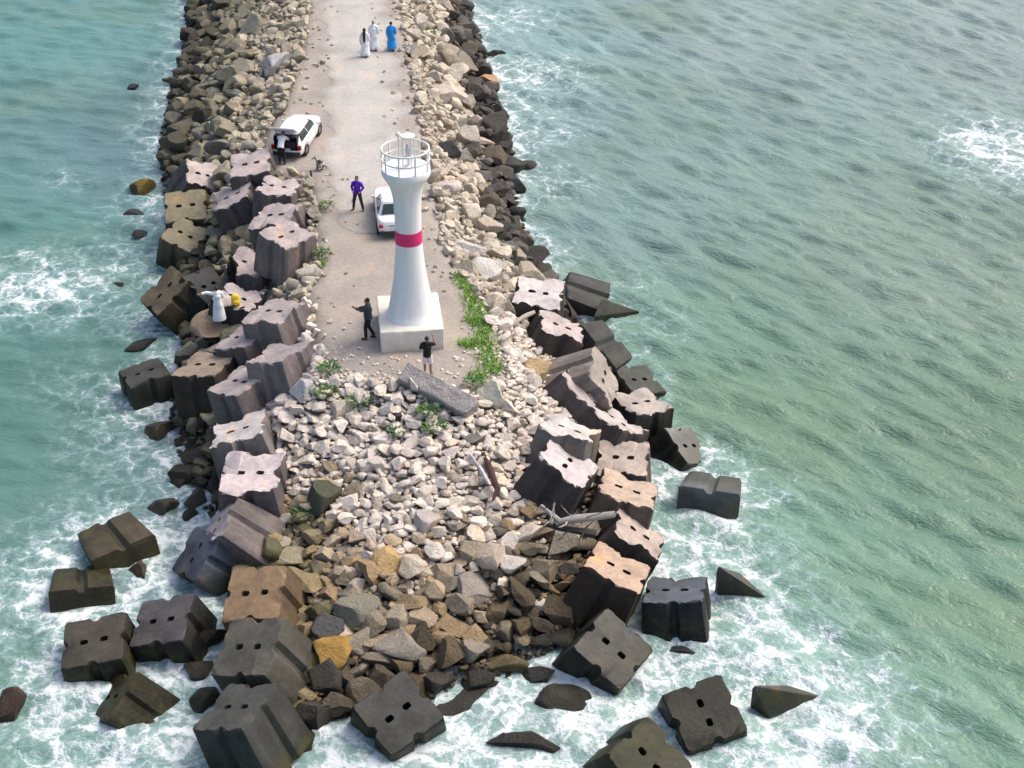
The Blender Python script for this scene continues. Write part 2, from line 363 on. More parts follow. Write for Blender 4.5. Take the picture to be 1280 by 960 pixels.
# ---- armour block poses: x y z rx ry rz size, top colour, side factor, label
BLOCKS = [
 (-12.494, 69.512, -0.411, 0.195, -0.176, 0.065, 2.025, (0.52, 0.45, 0.43), 0.35, 'pale pinkish block with two lifting holes, highest up beside the car with the open boot'),
 (-16.146, 72.69, -2.247, 0.419, 0.429, 0.415, 1.85, (0.52, 0.45, 0.43), 0.3, 'pale block wedged at the upper left end of the block row beside dark boulders'),
 (-12.989, 67.905, -1.341, 0.047, -0.436, 0.053, 2.006, (0.37, 0.32, 0.31), 0.3, 'pinkish block with a black front side, second row below the white open-boot car'),
 (-11.069, 67.27, -0.634, 0.003, 0.049, -0.191, 1.916, (0.52, 0.45, 0.43), 0.4, 'broad pale block with crisp right corner at the road edge below the dark stake'),
 (-10.518, 64.16, -0.628, 0.123, -0.218, -0.331, 2.073, (0.37, 0.32, 0.31), 0.45, 'grey-pink block with a deep right-hand groove, directly above the long flat-topped block'),
 (-9.858, 60.713, 0.252, 0.131, -0.011, 0.863, 1.85, (0.37, 0.32, 0.31), 0.6, 'tall brownish block showing two upright grooved pillars beside the small green weeds'),
 (-11.761, 61.544, -1.579, 0.117, 0.204, -0.189, 1.85, (0.37, 0.32, 0.31), 0.55, 'beige block with a notched rounded top, right behind the person dressed in black'),
 (-16.079, 69.841, -2.728, 0.363, -0.041, 0.15, 2.087, (0.22, 0.195, 0.13), 0.4, 'wide olive-tan cross-shaped block leaning to the sea, nearest the yellow mossy rock'),
 (-15.947, 67.809, -3.234, 0.215, 0.288, -0.398, 1.85, (0.22, 0.195, 0.13), 0.5, 'olive block with a grooved right side, between the cross-shaped block and the three-hole brown one'),
 (-15.151, 62.049, -3.165, -0.122, -0.6, 0.672, 2.2, (0.13, 0.105, 0.068), 0.4, 'big brown block tilted into the sea on the left with its holed face turned up'),
 (-14.101, 62.065, -2.85, 0.479, 0.114, 0.939, 1.85, (0.05, 0.052, 0.05), 0.5, 'almost black block in the gap left of the person in white reaching out an arm'),
 (-11.905, 58.542, -1.716, -0.044, 0.185, -0.277, 1.856, (0.52, 0.45, 0.43), 0.15, 'flat rosy-topped block with the yellow backpack standing on it'),
 (-9.485, 55.145, -0.567, 0.05, -0.217, -0.519, 2.035, (0.37, 0.32, 0.31), 0.6, 'pink-grey block sunk almost level with the dirt beside the left end of the lookout clearing'),
 (-10.773, 54.933, -1.578, 0.083, -0.309, -0.534, 1.856, (0.37, 0.32, 0.31), 0.4, 'slanted grey block with a dark square groove, just below the person in white'),
 (-12.325, 53.868, -2.403, -0.043, -0.174, -0.321, 2.115, (0.27, 0.22, 0.17), 0.2, 'brown-topped block with a tall dark seaward front, at the left bend of the block row'),
 (-8.952, 52.04, -0.706, -0.081, -0.302, -0.453, 1.95, (0.37, 0.32, 0.31), 0.6, 'grey-pink block with a grooved right side, nearest the white round stone and weeds'),
 (-10.399, 51.612, -1.695, 0.136, -0.288, -0.699, 2.034, (0.37, 0.32, 0.31), 0.5, 'grey block with a pointed left corner and two light pillars on its right side'),
 (-15.428, 55.835, -3.833, -0.087, -0.087, 0.509, 1.85, (0.05, 0.052, 0.05), 0.8, 'dark greenish block standing in the water at the outer left bend'),
 (-10.039, 48.581, -2.016, -0.157, -0.253, 0.138, 2.122, (0.6, 0.56, 0.54), 0.4, 'whitish weathered block with worn scooped holes, directly above the pink two-hole block'),
 (-9.495, 46.447, -2.35, 0.128, -0.018, -0.006, 2.174, (0.62, 0.54, 0.54), 0.3, 'pale pink block with two large oval holes lying level beside the white rubble'),
 (-9.89, 44.528, -2.962, -0.821, -0.189, 1.372, 1.918, (0.37, 0.32, 0.31), 0.5, 'brown-grey block lying on its side with two long bars sloping to the rubble'),
 (-10.709, 43.878, -3.588, 0.357, 0.644, -2.188, 1.85, (0.085, 0.1, 0.13), 0.9, 'bluish wet block tipped over with its holed end facing the sea'),
 (-8.354, 40.623, -2.864, 0.357, -0.21, -0.153, 2.104, (0.25, 0.17, 0.1), 0.5, 'block stained orange and brown on top with two black holes, above the grey twin-hole block'),
 (-8.059, 37.907, -2.869, 0.354, -0.284, -0.306, 2.164, (0.095, 0.09, 0.075), 0.8, 'grey-olive block with two holes side by side, below the orange-stained block'),
 (-8.127, 35.037, -3.11, 0.027, -0.373, -0.408, 2.132, (0.064, 0.066, 0.06), 0.75, 'slate-topped block with tall mossy front grooves at the bottom edge of the view'),
 (-13.785, 39.381, -4.099, 0.13, -0.139, 0.122, 2.131, (0.062, 0.056, 0.045), 0.4, 'dark brown two-hole block, outermost of the row reaching into the foam on the left'),
 (-11.491, 40.231, -3.877, 0.187, -0.279, -0.11, 2.065, (0.08, 0.078, 0.076), 0.3, 'dark slate two-hole block between the outermost dark one and the grey-olive one'),
 (-14.553, 45.402, -4.458, -1.638, -0.082, 0.569, 2.135, (0.13, 0.105, 0.068), 0.8, 'brown block with a black groove across it, alone in the foam off the left side'),
 (-15.344, 42.97, -4.591, -1.784, 0.074, 0.244, 1.968, (0.09, 0.075, 0.045), 0.6, 'low brown block half under water, farthest out on the left below the grooved one'),
 (-12.351, 37.171, -4.362, 0.403, -0.618, -0.695, 1.858, (0.075, 0.065, 0.03), 0.5, 'olive block standing on a corner in the foam at the lower left'),
 (-3.625, 36.255, -3.973, 0.358, -0.226, 0.657, 2.143, (0.07, 0.068, 0.064), 0.3, 'dark grey diamond-tilted block with two holes at the bottom of the rubble slope'),
 (3.003, 39.232, -3.94, 0.168, 0.525, -0.534, 2.151, (0.1, 0.095, 0.083), 0.25, 'grey-brown block with two curved holes leaning at the foot of the right block row'),
 (6.111, 36.545, -4.289, 0.153, 0.368, -1.17, 2.128, (0.05, 0.048, 0.04), 0.4, 'dark block tipped toward the viewer in the white water at lower right'),
 (3.819, 34.529, -4.178, 0.102, 0.59, -0.659, 2.136, (0.06, 0.06, 0.038), 0.5, 'dark greenish block cut off by the bottom edge at lower right'),
 (5.739, 41.441, -3.989, -0.272, -0.142, -0.152, 2.112, (0.09, 0.105, 0.125), 0.2, 'upright black block with a wet bluish top beside the dark triangular wedge'),
 (3.25, 41.837, -3.152, -0.232, 0.315, -0.382, 2.162, (0.5, 0.37, 0.28), 0.12, 'peach-coloured block with a four-lobed top and two small holes'),
 (4.009, 44.29, -3.361, -0.159, 0.586, -0.219, 2.056, (0.48, 0.4, 0.35), 0.15, 'pale peach block sloping to the water above the four-lobed peach one'),
 (3.965, 46.069, -3.005, -0.195, 0.237, -0.214, 2.186, (0.42, 0.33, 0.26), 0.3, 'tan block lying flat under the two-hole sandy block on the right'),
 (4.251, 48.619, -3.063, 0.182, -0.003, -0.087, 1.958, (0.42, 0.35, 0.3), 0.3, 'sandy block with two round black holes and a rounded right edge'),
 (1.558, 46.332, -1.828, 0.412, 0.214, 1.221, 2.117, (0.58, 0.52, 0.52), 0.16, 'light pink block with two small slots and a dark grooved front, overlooking the rubble'),
 (1.909, 48.019, -1.641, -0.34, 0.153, -0.358, 2.06, (0.58, 0.55, 0.52), 0.35, 'whitish worn block with a small dark slot behind the slotted pink block'),
 (3.725, 50.294, -2.727, -0.514, 0.116, -0.808, 2.033, (0.5, 0.45, 0.43), 0.2, 'narrow pale slanting block between the two-hole sandy block and the wide outer pale block'),
 (5.121, 53.001, -3.601, -0.003, 0.168, 0.573, 1.976, (0.45, 0.4, 0.36), 0.15, 'wide pale block with a black seaward face, outermost of the pale right-hand blocks'),
 (2.176, 51.774, -1.738, -0.366, 0.622, -0.622, 1.85, (0.37, 0.32, 0.31), 0.35, 'grey-pink block with a thin pale jagged top edge above the whitish worn block'),
 (2.847, 52.64, -1.532, -1.02, 0.055, -1.757, 1.965, (0.33, 0.29, 0.26), 0.75, 'rounded brownish block lying over with a long dark groove'),
 (1.708, 56.354, -1.93, -0.075, 0.409, 0.022, 2.009, (0.52, 0.45, 0.43), 0.18, 'pale block with ragged top and wide dark brown front below the white two-hole one'),
 (1.053, 58.727, -1.606, 0.145, 0.12, -0.12, 2.104, (0.65, 0.6, 0.58), 0.14, 'whitest block with two holes at the upper end of the right block row'),
 (3.079, 63.365, -3.916, -1.128, -0.184, 1.489, 1.939, (0.09, 0.09, 0.088), 0.8, 'dark charcoal block with two grey bars, highest of the seaward blocks on the right'),
 (3.424, 57.513, -3.233, -1.931, 0.637, -0.714, 2.2, (0.05, 0.052, 0.05), 1.1, 'black ribbed block sloping down to the sea under the charcoal two-bar block'),
 (5.093, 55.992, -4.203, 0.211, 0.275, 0.527, 1.85, (0.07, 0.075, 0.072), 0.8, 'small dark greenish block in the shade behind the wide outer pale block'),
 (6.577, 51.528, -4.399, 0.477, 0.422, 0.739, 1.884, (0.22, 0.22, 0.23), 0.1, 'grey block sliding into the sea with one hole near its middle'),
 (7.677, 48.469, -4.491, -1.834, 0.008, -0.245, 2.072, (0.17, 0.18, 0.2), 0.8, 'grey-blue block lying alone in the sea at the right with a pale centre bar'),
]
BC = np.array([b[:3] for b in BLOCKS]); BS = np.array([b[6] for b in BLOCKS])
# ---- water
def wcol_at(P):
    K = [((50, 40), (0.125, 0.273, 0.259)), ((50, 300), (0.106, 0.249, 0.222)), ((190, 200), (0.119, 0.209, 0.228)), ((60, 480), (0.087, 0.203, 0.173)), ((50, 600), (0.092, 0.210, 0.169)), ((30, 780), (0.134, 0.271, 0.222)), ((190, 560), (0.115, 0.206, 0.196)), ((60, 920), (0.143, 0.287, 0.232)),
         ((250, 700), (0.146, 0.190, 0.226)), ((900, 40), (0.253, 0.344, 0.331)), ((1250, 40), (0.260, 0.345, 0.326)), ((700, 60), (0.234, 0.362, 0.362)), ((720, 250), (0.192, 0.296, 0.290)), ((1100, 330), (0.201, 0.290, 0.246)), ((1230, 560), (0.137, 0.232, 0.157)), ((1000, 520), (0.139, 0.243, 0.173)),
         ((850, 480), (0.151, 0.272, 0.208)), ((1180, 800), (0.140, 0.262, 0.181)), ((950, 640), (0.157, 0.293, 0.222)), ((1000, 880), (0.224, 0.381, 0.311)), ((600, 930), (0.221, 0.350, 0.308))]
    num = np.zeros((len(P), 3)); den = np.zeros(len(P))
    for (x, y), c in K:
        w = at_z(x, y, WZ)[:2]; d2 = ((P-w)**2*np.array([1, .5])).sum(1)+16; k = 1/d2**1.6
        num += k[:, None]*np.array(c); den += k
    return num/den[:, None]
def geo_lines(a, b, step, far, n):
    g = np.geomspace(step*2, far, n); return np.concatenate([a-g[::-1], np.arange(a, b, step), b+g])
wx = geo_lines(-42, 48, .17, 3500, 34); wy = geo_lines(26, 122, .17, 3500, 34)
P, q = grid(wx, wy)
A = np.zeros(len(P)); side = smooth01(P[:, 0]+.12*(P[:, 1]-50), -12, 6)   # left bay is calmer than the open side
g = np.random.default_rng(21); Z = np.zeros(len(P))
for k in range(70):
    lam = .62*(3.6/.62)**(g.random()**1.2); th = R(232)+g.normal()*.33; kv = np.array([math.cos(th), math.sin(th)])*6.283/lam
    ph = P@kv+g.uniform(0, 6.28)+.9*vnoise(P, .22, 500+k, 1)
    Z += side*.0072*lam**.8*(np.sin(ph)+.3*np.sin(2*ph+1.2))
for k in range(3):
    lam = (7, 9.5, 12)[k]; th = R(225+8*k); kv = np.array([math.cos(th), math.sin(th)])*6.283/lam; Z += side*.03*np.sin(P@kv+k*2+1.2*vnoise(P, .15, 900+k, 1))
for k in range(44):
    lam = .62*(3.0/.62)**g.random(); th = R(262)+g.normal()*.36; kv = np.array([math.cos(th), math.sin(th)])*6.283/lam
    Z += (1-side)*.0085*lam**.9*np.sin(P@kv+g.uniform(0, 6.28)+.9*vnoise(P, .25, 700+k, 1))
inr = (P[:, 0] > -43) & (P[:, 0] < 49) & (P[:, 1] > 25) & (P[:, 1] < 123)
Z *= np.where(inr, 1, 0); 
# foam amount: wash round every rock and block, plus the broken water of the photo
dw, wi = pdist(P, WATER); dsh = np.where(wi, 0, dw)
WB = BC[BC[:, 2] < -2.9]
for b in WB: dsh = np.minimum(dsh, np.maximum(0, np.hypot(P[:, 0]-b[0], P[:, 1]-b[1])-1.25))
rightup = smooth01(P[:, 0], -2, 2)*smooth01(P[:, 1], 50, 58)
wob = vnoise(P, .5, 77)
Lf = .7+.7*(1-smooth01(P[:, 1], 40, 56))+.5*(1-side)+.5*wob
foam = .55*np.exp(-dsh/np.maximum(Lf, .4))
BLOB = [(25, 355, 3.4, .95), (70, 372, 2.2, .6), (75, 225, 1.6, .4), (110, 95, 2.4, .22), (160, 260, 2.4, .35), (170, 325, 2.2, .35), (60, 470, 3, .22), (150, 565, 2.8, .38), (60, 700, 2.4, .22), (20, 800, 3, .12), (200, 690, 2.2, .6),
        (190, 870, 2.6, .75), (60, 900, 2.2, .25), (20, 950, 2.4, .2), (210, 940, 2.4, .75), (130, 740, 1.8, .4), (440, 950, 2.2, .9), (560, 935, 2.6, 1.0), (640, 900, 2.4, 1.0), (740, 880, 2.4, .9), (690, 945, 2.6, 1.0), (655, 835, 1.1, 1.0),
        (930, 800, 2.6, .75), (900, 690, 2.2, .4), (1010, 850, 2.6, .55), (1050, 930, 2.8, .45), (960, 940, 2.6, .75), (850, 810, 2.2, .8), (870, 700, 1.7, .6), (1110, 900, 3, .2), (960, 720, 2, .3), (640, 20, 3.4, .85), (655, 90, 3.4, .85), (668, 160, 3.2, .8), (690, 230, 2.6, .65), (740, 100, 5, .22), (690, 310, 1.5, .5),
        (800, 345, 2.4, .3), (830, 405, 2.2, .36), (1268, 195, 4.2, 1.15), (1235, 165, 3, .7), (838, 600, 1.3, .5), (1180, 800, 5, .1), (1100, 560, 7, .06), (910, 585, .9, .5)]
for x, y, r, s_ in BLOB:
    w = at_z(x, y, WZ)[:2]; d2 = ((P-w)**2).sum(1)/(r*r); foam += .52*s_*np.exp(-d2*.9)
foam = np.minimum(foam, .57+.08*np.tanh(foam-.57))
Z += (.10*foam*vnoise(P, 2.6, 31)+.13*np.clip(foam-.25, 0, 1)*(1-np.abs(vnoise(P, .9, 33, 3)))**2)*np.where(inr, 1, 0)
me = fast_mesh('water', np.column_stack([P, WZ+Z]), q); me.shade_smooth()
attr_f(me, 'foam', foam); attr_c(me, 'col', wcol_at(P)); attr_f(me, 'side', side)
def water_mat():
    t = NT('sea_water'); p = t.pos(); a = t.n('ShaderNodeAttribute', attribute_name='col').outputs['Color']
    fo = t.n('ShaderNodeAttribute', attribute_name='foam').outputs['Fac']
    big = t.noise(p, .14, 4, .6)
    c = t.scale(a, t.math('MULTIPLY_ADD', big.outputs[0], .46, .60))
    # silt clouds
    c = t.mix(t.math('MULTIPLY', t.ss(t.noise(p, .1, 3).outputs[0], .5, .66), .28), c, (.15, .22, .12))
    # lacework: warped cell edges at two sizes
    wp = t.noise(p, .9, 4, .6)
    w = t.n('ShaderNodeVectorMath', operation='MULTIPLY_ADD'); t.l(wp.outputs['Color'], w.inputs[0]); w.inputs[1].default_value = (1.5, 1.5, 0); t.l(p, w.inputs[2])
    def lace(sc, lo, hi):
        v = t.n('ShaderNodeTexVoronoi', feature='DISTANCE_TO_EDGE'); v.inputs['Scale'].default_value = sc; t.l(w.outputs[0], v.inputs['Vector'])
        return t.ss(v.outputs['Distance'], lo, hi, 1.0, 0.0)
    l1 = lace(.8, .0, .2); l2 = lace(2.3, .0, .22)
    n1 = t.noise(p, .8, 6, .68, .6); n2 = t.noise(p, 4.5, 5, .7, .4)
    s = t.math('ADD', t.math('MULTIPLY', t.math('SUBTRACT', n1.outputs[0], .5), 1.25), t.math('MULTIPLY', t.math('SUBTRACT', n2.outputs[0], .5), .8))
    s = t.math('ADD', t.math('SUBTRACT', s, .1), t.math('ADD', t.math('MULTIPLY', l1, .28), t.math('MULTIPLY', l2, .2)))
    v = t.math('ADD', fo, s)
    gate = t.ss(fo, .03, .22)
    f = t.math('MULTIPLY', t.ss(v, .52, 1.0), gate)
    veil = t.math('MULTIPLY', t.ss(v, .12, .8), t.math('MULTIPLY', gate, .62))    # aerated water under the foam
    c = t.mix(veil, c, (.33, .46, .47))
    c = t.mix(f, c, (.66, .72, .74))
    rg = t.math('MULTIPLY_ADD', f, .5, .13)
    sd = t.n('ShaderNodeAttribute', attribute_name='side').outputs['Fac']
    def rip(ang, sc, st):
        mp = t.n('ShaderNodeMapping', vector_type='TEXTURE'); mp.inputs['Rotation'].default_value = (0, 0, R(ang)); mp.inputs['Scale'].default_value = (st, 1, 1); t.l(p, mp.inputs[0])
        q = t.noise(mp.outputs[0], sc, 4, .6, .35).outputs[0]
        return t.math('SUBTRACT', 1.0, t.math('ABSOLUTE', t.math('MULTIPLY_ADD', q, 3.2, -1.6)))     # sharp little crests
    rr = t.math('ADD', t.math('MULTIPLY', rip(-44, 1.35, 2.3), .6), t.math('MULTIPLY', rip(-30, 3.3, 2.2), .5))
    rl = t.math('ADD', t.math('MULTIPLY', rip(-8, 1.5, 2.2), .34), t.math('MULTIPLY', rip(-14, 3.4, 2.2), .32))
    h = t.math('ADD', t.math('MULTIPLY', rr, sd), t.math('MULTIPLY', rl, t.math('SUBTRACT', 1.0, sd)))
    h = t.math('ADD', h, t.math('MULTIPLY', t.noise(p, 11, 3, .6).outputs[0], .12))
    h = t.math('ADD', h, t.math('MULTIPLY', f, .35))
    t.b.inputs['IOR'].default_value = 1.33
    return t.set(c, rg, t.bump(h, .62, .13), .5)
tag(mesh_obj('water', me, water_mat()), 'green turquoise sea with white foam washing round the breakwater', None, None, 'structure')
# ------------------------------------------------------------------ armour blocks
def block_mesh(seed, wear):
    """grooved cube: tapered, a rounded groove down each side, two lifting slots in the top"""
    g = np.random.default_rng(seed); n = 15; pts = []
    gr = .078
    for s_ in range(4):                                   # one side of the outline at a time
        for k in range(n):
            u = -.5+k/n; d = 0.0
            a = abs(u)
            if a < gr: d = gr*math.sqrt(max(0, 1-(a/gr)**2))*1.0
            x, y = u, -.5+d
            cr = max(0, a-.44)/.06; y += .03*cr*cr
            c, s = math.cos(s_*math.pi/2), math.sin(s_*math.pi/2)
            pts.append((x*c-y*s, x*s+y*c))
    pts = np.array(pts); N = len(pts)
    ph = g.uniform(0, 6.28, 5)
    ang = np.arctan2(pts[:, 1], pts[:, 0]); wob = sum(np.sin(ang*f+ph[i]) for i, f in enumerate((3, 5, 9, 14, 23)))/5
    chips = [(g.uniform(-3.14, 3.14) if k else (g.integers(4)*1.5708+.785), g.uniform(.06, .2), g.uniform(.012, .045)*wear) for k in range(4)]
    def chip(a, z): return sum(dp*math.exp(-(((a-c0+math.pi) % (2*math.pi)-math.pi)/wd)**2) for c0, wd, dp in chips)*max(0, min(1, (z-.1)/.4))
    bm = bmesh.new(); rings = []
    levels = [(-.57, 1.12, 0), (-.56, 1.14, 0), (-.3, 1.10, .3), (0, 1.06, .3), (.25, 1.025, .4), (.42, 1.0, .7), (.475, .99, 1), (.5, .955, 1)]
    for z, sc, ww in levels:
        r_ = []
        for i, (x, y) in enumerate(pts):
            k = sc*(1-chip(ang[i], z)+wear*.011*wob[i]*ww+wear*.006*g.normal()*ww)
            zz = z + (wear*.02*math.sin(ang[i]*4+ph[0])+wear*.008*g.normal() if z > .4 else 0)
            r_.append(bm.verts.new((x*k, y*k, zz)))
        rings.append(r_)
    for a, b in zip(rings, rings[1:]):
        for k in range(N): bm.faces.new((a[k], a[(k+1) % N], b[(k+1) % N], b[k]))
    bm.faces.new(rings[0][::-1])
    # top with holes
    es = [bm.edges.get((rings[-1][k], rings[-1][(k+1) % N])) for k in range(N)]
    for sx in ((-1, 1) if seed % 5 != 3 else ()):
        hx = (.16+.02*wear*g.normal()*.5)*sx; hp = []
        for k in range(12):
            a = 2*math.pi*k/12; ca, sa = math.cos(a), math.sin(a)
            hp.append((hx+.068*math.copysign(abs(ca)**.6, ca)*(1+.15*wear*g.normal()*.5), .05*math.copysign(abs(sa)**.6, sa)*(1+.15*wear*g.normal()*.5)))
        top = [bm.verts.new((x, y, .5-.004*wear*g.random())) for x, y in hp]
        mid = [bm.verts.new((hx+(x-hx)*.9, y*.9, .3)) for x, y in hp]
        bot = [bm.verts.new((hx+(x-hx)*.7, y*.7, .2)) for x, y in hp]
        for k in range(12):
            for a, b in ((top, mid), (mid, bot)): bm.faces.new((a[k], a[(k+1) % 12], b[(k+1) % 12], b[k]))
        bm.faces.new(bot)
        es += [bm.edges.get((top[k], top[(k+1) % 12])) for k in range(12)]
    bmesh.ops.triangle_fill(bm, use_beauty=True, use_dissolve=False, edges=es)
    bmesh.ops.recalc_face_normals(bm, faces=bm.faces[:])
    me = bpy.data.meshes.new('armour_block'); bm.to_mesh(me); bm.free()
    me.shade_smooth(); me.set_sharp_from_angle(angle=R(33)); me.materials.append(M_CONC); return me
CRISP = [block_mesh(i, .5+.12*i) for i in (0, 1, 2, 4, 5)]; WORN = [block_mesh(40+i, 1.1+.16*i) for i in range(8)]
for i, (x, y, z, rx, ry, rz, s_, col, al, lab) in enumerate(BLOCKS):
    me = CRISP[i % 5] if max(col) < .3 else WORN[(i*5) % 8 if 'hole' not in lab and 'slot' not in lab else (0, 1, 2, 4, 5, 6, 7)[i % 7]]
    o = bpy.data.objects.new('armour_block', me); o.location = (x, y, z); o.rotation_euler = (rx, ry, rz); o.scale = (s_,)*3
    o.color = (*wmul(col, .80 if max(col) > .42 else 1), al*(.85 if max(col) > .3 else 1)); link(o)
    tag(o, lab, 'concrete block', 'grooved concrete armour blocks along the left side of the pier' if x < -3 else 'grooved concrete armour blocks along the right side of the pier')
BM = [Euler(b[3:6]).to_matrix() for b in BLOCKS]
def on_block(i, px, py):
    b = BLOCKS[i]; nrm = BM[i] @ Vector((0, 0, 1)); c = Vector(b[:3])+nrm*b[6]*.5
    d = Vector(ray(px, py)); o = Vector(CAM); t = (c-o).dot(nrm)/d.dot(nrm); return o+d*t
def bidx(txt): return next(i for i, b in enumerate(BLOCKS) if txt in b[9])
def pxm(p): return F/float((np.array(p)-CAM)@FWD)

# ------------------------------------------------------------------ rocks
placed = []   # (x, y, d)
def put(px, py, w, h, col, label, kind='boulder', z=None, rz=0.0, tilt=(0, 0), v=None, slab=False, deep=.9, group=None):
    p = ground(px, py) if z is None else at_z(px, py, z)
    if p[2] < WZ-.35: p = at_z(px, py, WZ-.1)
    k = pxm(p); hx = w/2/k; hh = h/2/k; hz = hh*(.8 if not slab else .5); hy = hh*1.25*deep
    q = np.array([p[0], p[1]+hz*.35, p[2]+hz*(.35 if z is None else 0)])
    me = (SLABS if slab else ROCKS)[(v if v is not None else len(placed)) % (6 if slab else 14)]
    placed.append((q[0], q[1], max(hx, hy)*2*.85))
    return rock('boulder' if kind == 'boulder' else 'shore_rock', me, q, (hx, hy, hz), (R(tilt[0]), R(tilt[1]), R(rz)), col, label, 'boulder' if kind == 'boulder' else 'shore rock', group)
PALE = (.56, .51, .46); CREAM = (.58, .50, .40); OCH = (.34, .25, .145); TAN = (.40, .31, .21); DKR = (.06, .056, .05); DGR = (.16, .155, .145)
put(605, 105, 40, 24, (.46, .29, .17), 'orange-brown boulder at the waterline of the right bank beyond the lighthouse')
put(598, 178, 42, 20, (.55, .43, .35), 'long flat pinkish boulder on the right bank beside the lighthouse railing', slab=True, deep=.7)
put(557, 190, 40, 26, (.09, .09, .088), 'dark grey boulder nearest the lighthouse gallery on the right bank')
put(348, 86, 42, 36, (.56, .55, .54), 'large pale square-faced boulder by the left road edge above the open-boot car')
put(336, 98, 20, 26, (.13, .13, .13), 'dark upright boulder against the large pale square-faced one')
put(270, 97, 40, 20, (.26, .24, .26), 'purple-grey slab sloping down the left bank near the top of the view', slab=True, rz=25, tilt=(15, -15))
put(178, 241, 34, 32, (.22, .16, .03), 'yellow mossy rock standing in the sea off the left block row', 'w', rz=10, v=3)
put(166, 111, 15, 10, DKR, 'small lone black rock in the sea at the upper left', 'w')
put(214, 104, 24, 14, (.08, .075, .05), 'dark mossy rock at the water edge of the upper left bank', 'w')
put(178, 434, 46, 22, (.05, .046, .045), 'low black rock with a notch, alone in the water left of the slanting blocks', 'w', rz=15, slab=True)
put(146, 356, 20, 10, (.05, .05, .055), 'tiny dark rock alone in the sea left of the big brown block', 'w', slab=True)
put(200, 548, 48, 46, (.17, .13, .08), 'brown pointed rock at the water edge under the dark greenish block', 'w', tilt=(10, -15))
put(175, 296, 20, 14, DKR, 'small black rock in the foam below the yellow mossy rock', 'w')
put(168, 268, 28, 16, (.06, .06, .075), 'dark wet rock in the foam just under the yellow mossy rock', 'w', slab=True)
put(201, 641, 46, 30, (.09, .08, .07), 'dark oval rock in the wash beside the lone grooved brown block', 'w', rz=8, v=5)
put(171, 722, 30, 36, (.12, .075, .05), 'reddish-brown rock in the foam left of the bluish wet block', 'w', v=2)
put(12, 893, 38, 48, (.075, .045, .035), 'dark reddish rock cut by the left edge of the view', 'w', v=7)
put(43, 686, 22, 10, (.08, .03, .035), 'small dark red rock awash at the left edge', 'w', slab=True)
put(248, 632, 40, 34, (.1, .1, .09), 'flat-faced dark grey rock below the pink two-hole block at the wash', 'w', rz=-25, slab=True, tilt=(20, 10))
put(252, 884, 42, 40, (.055, .052, .035), 'dark olive rock behind the slate-topped block at the bottom', 'w')
put(190, 912, 24, 16, (.07, .065, .05), 'small dark rock in the foam left of the bottom block', 'w')
put(413, 832, 56, 56, (.36, .22, .06), 'bright ochre boulder at the foot of the left block row', v=4)
put(446, 775, 60, 48, (.24, .23, .18), 'grey-green speckled boulder on the lower rubble slope', v=1, rz=-15)
put(498, 822, 66, 56, (.3, .27, .225), 'large white-speckled boulder above the diamond-tilted block', v=8, rz=30)
put(594, 742, 76, 46, (.3, .27, .235), 'big flat-faced grey slab lying askew on the lower rubble', slab=True, rz=32, v=1, tilt=(25, 10))
put(612, 703, 52, 44, (.5, .41, .33), 'cream and rust boulder right behind the flat-faced grey slab', v=9, rz=-40)
put(488, 712, 52, 40, (.5, .35, .17), 'ochre-topped boulder in the middle of the lower rubble', v=6)
put(683, 718, 42, 42, (.36, .29, .2), 'round tan boulder near the peach-coloured block', v=11)
put(405, 698, 32, 28, (.5, .41, .29), 'tan round boulder among the rubble by the two-bar block')
put(678, 764, 24, 22, (.66, .6, .54), 'small bright white boulder among brown ones on the lower right slope')
put(566, 786, 64, 34, (.3, .22, .13), 'long ochre-brown slab low on the rubble slope', slab=True, rz=-15, tilt=(10, 0))
put(531, 664, 42, 38, (.46, .42, .38), 'grey-fronted square boulder in the middle of the white rubble', v=10)
put(628, 832, 62, 36, (.2, .165, .09), 'olive-brown slab at the water edge below the rubble', slab=True, rz=22)
put(580, 882, 100, 44, (.09, .086, .078), 'long dark speckled slab beside the diamond-tilted block', 'w', slab=True, rz=18)
put(632, 870, 46, 28, (.1, .098, .1), 'dark grey flat fragment between the speckled slab and the foam', 'w', slab=True)
put(672, 850, 44, 24, (.055, .055, .055), 'black jagged rock in the foam channel by the slope foot', 'w')
put(704, 884, 72, 40, (.05, .052, .04), 'dark greenish humped rock in the white water at the bottom', 'w', v=12)
put(652, 928, 96, 38, (.055, .05, .046), 'long flat black rock in the foam at the bottom edge', 'w', slab=True, v=2)
put(850, 814, 40, 18, (.07, .075, .085), 'low black rock awash in front of the upright black block', 'w', slab=True)
put(410, 792, 44, 44, (.1, .1, .1), 'dark grey boulder between the orange-stained block and the ochre boulder', v=13)
put(409, 748, 34, 30, (.33, .24, .14), 'brown squarish boulder by the orange-stained block', v=0)
put(379, 493, 38, 36, (.56, .55, .54), 'white rounded boulder beside the small weeds at the left end of the rubble', v=5)
put(428, 516, 38, 32, (.62, .56, .46), 'cream boulder in the weeds at the top of the rubble', v=3)
put(612, 497, 36, 42, (.58, .55, .45), 'tall cream boulder at the right end of the fallen pillar', v=2)
put(668, 472, 44, 36, (.5, .37, .2), 'yellow-tan boulder at the foot of the dark-fronted ragged block', v=7)
put(388, 346, 38, 26, (.6, .55, .45), 'cream boulder at the road edge below the tall grooved pillars', v=9)
put(583, 312, 60, 28, (.6, .58, .55), 'long whitish boulder at the top of the grass strip', slab=True, rz=-28)
put(606, 345, 44, 36, (.58, .56, .53), 'whitish boulder behind the grass strip beside the whitest two-hole block', v=12)
put(560, 240, 36, 22, (.6, .54, .5), 'pinkish-cream boulder on the right bank level with the lighthouse neck', v=1)
put(404, 636, 50, 50, (.085, .09, .06), 'mossy dark square stone among the white rubble, right of the two-bar block', v=10, slab=False)
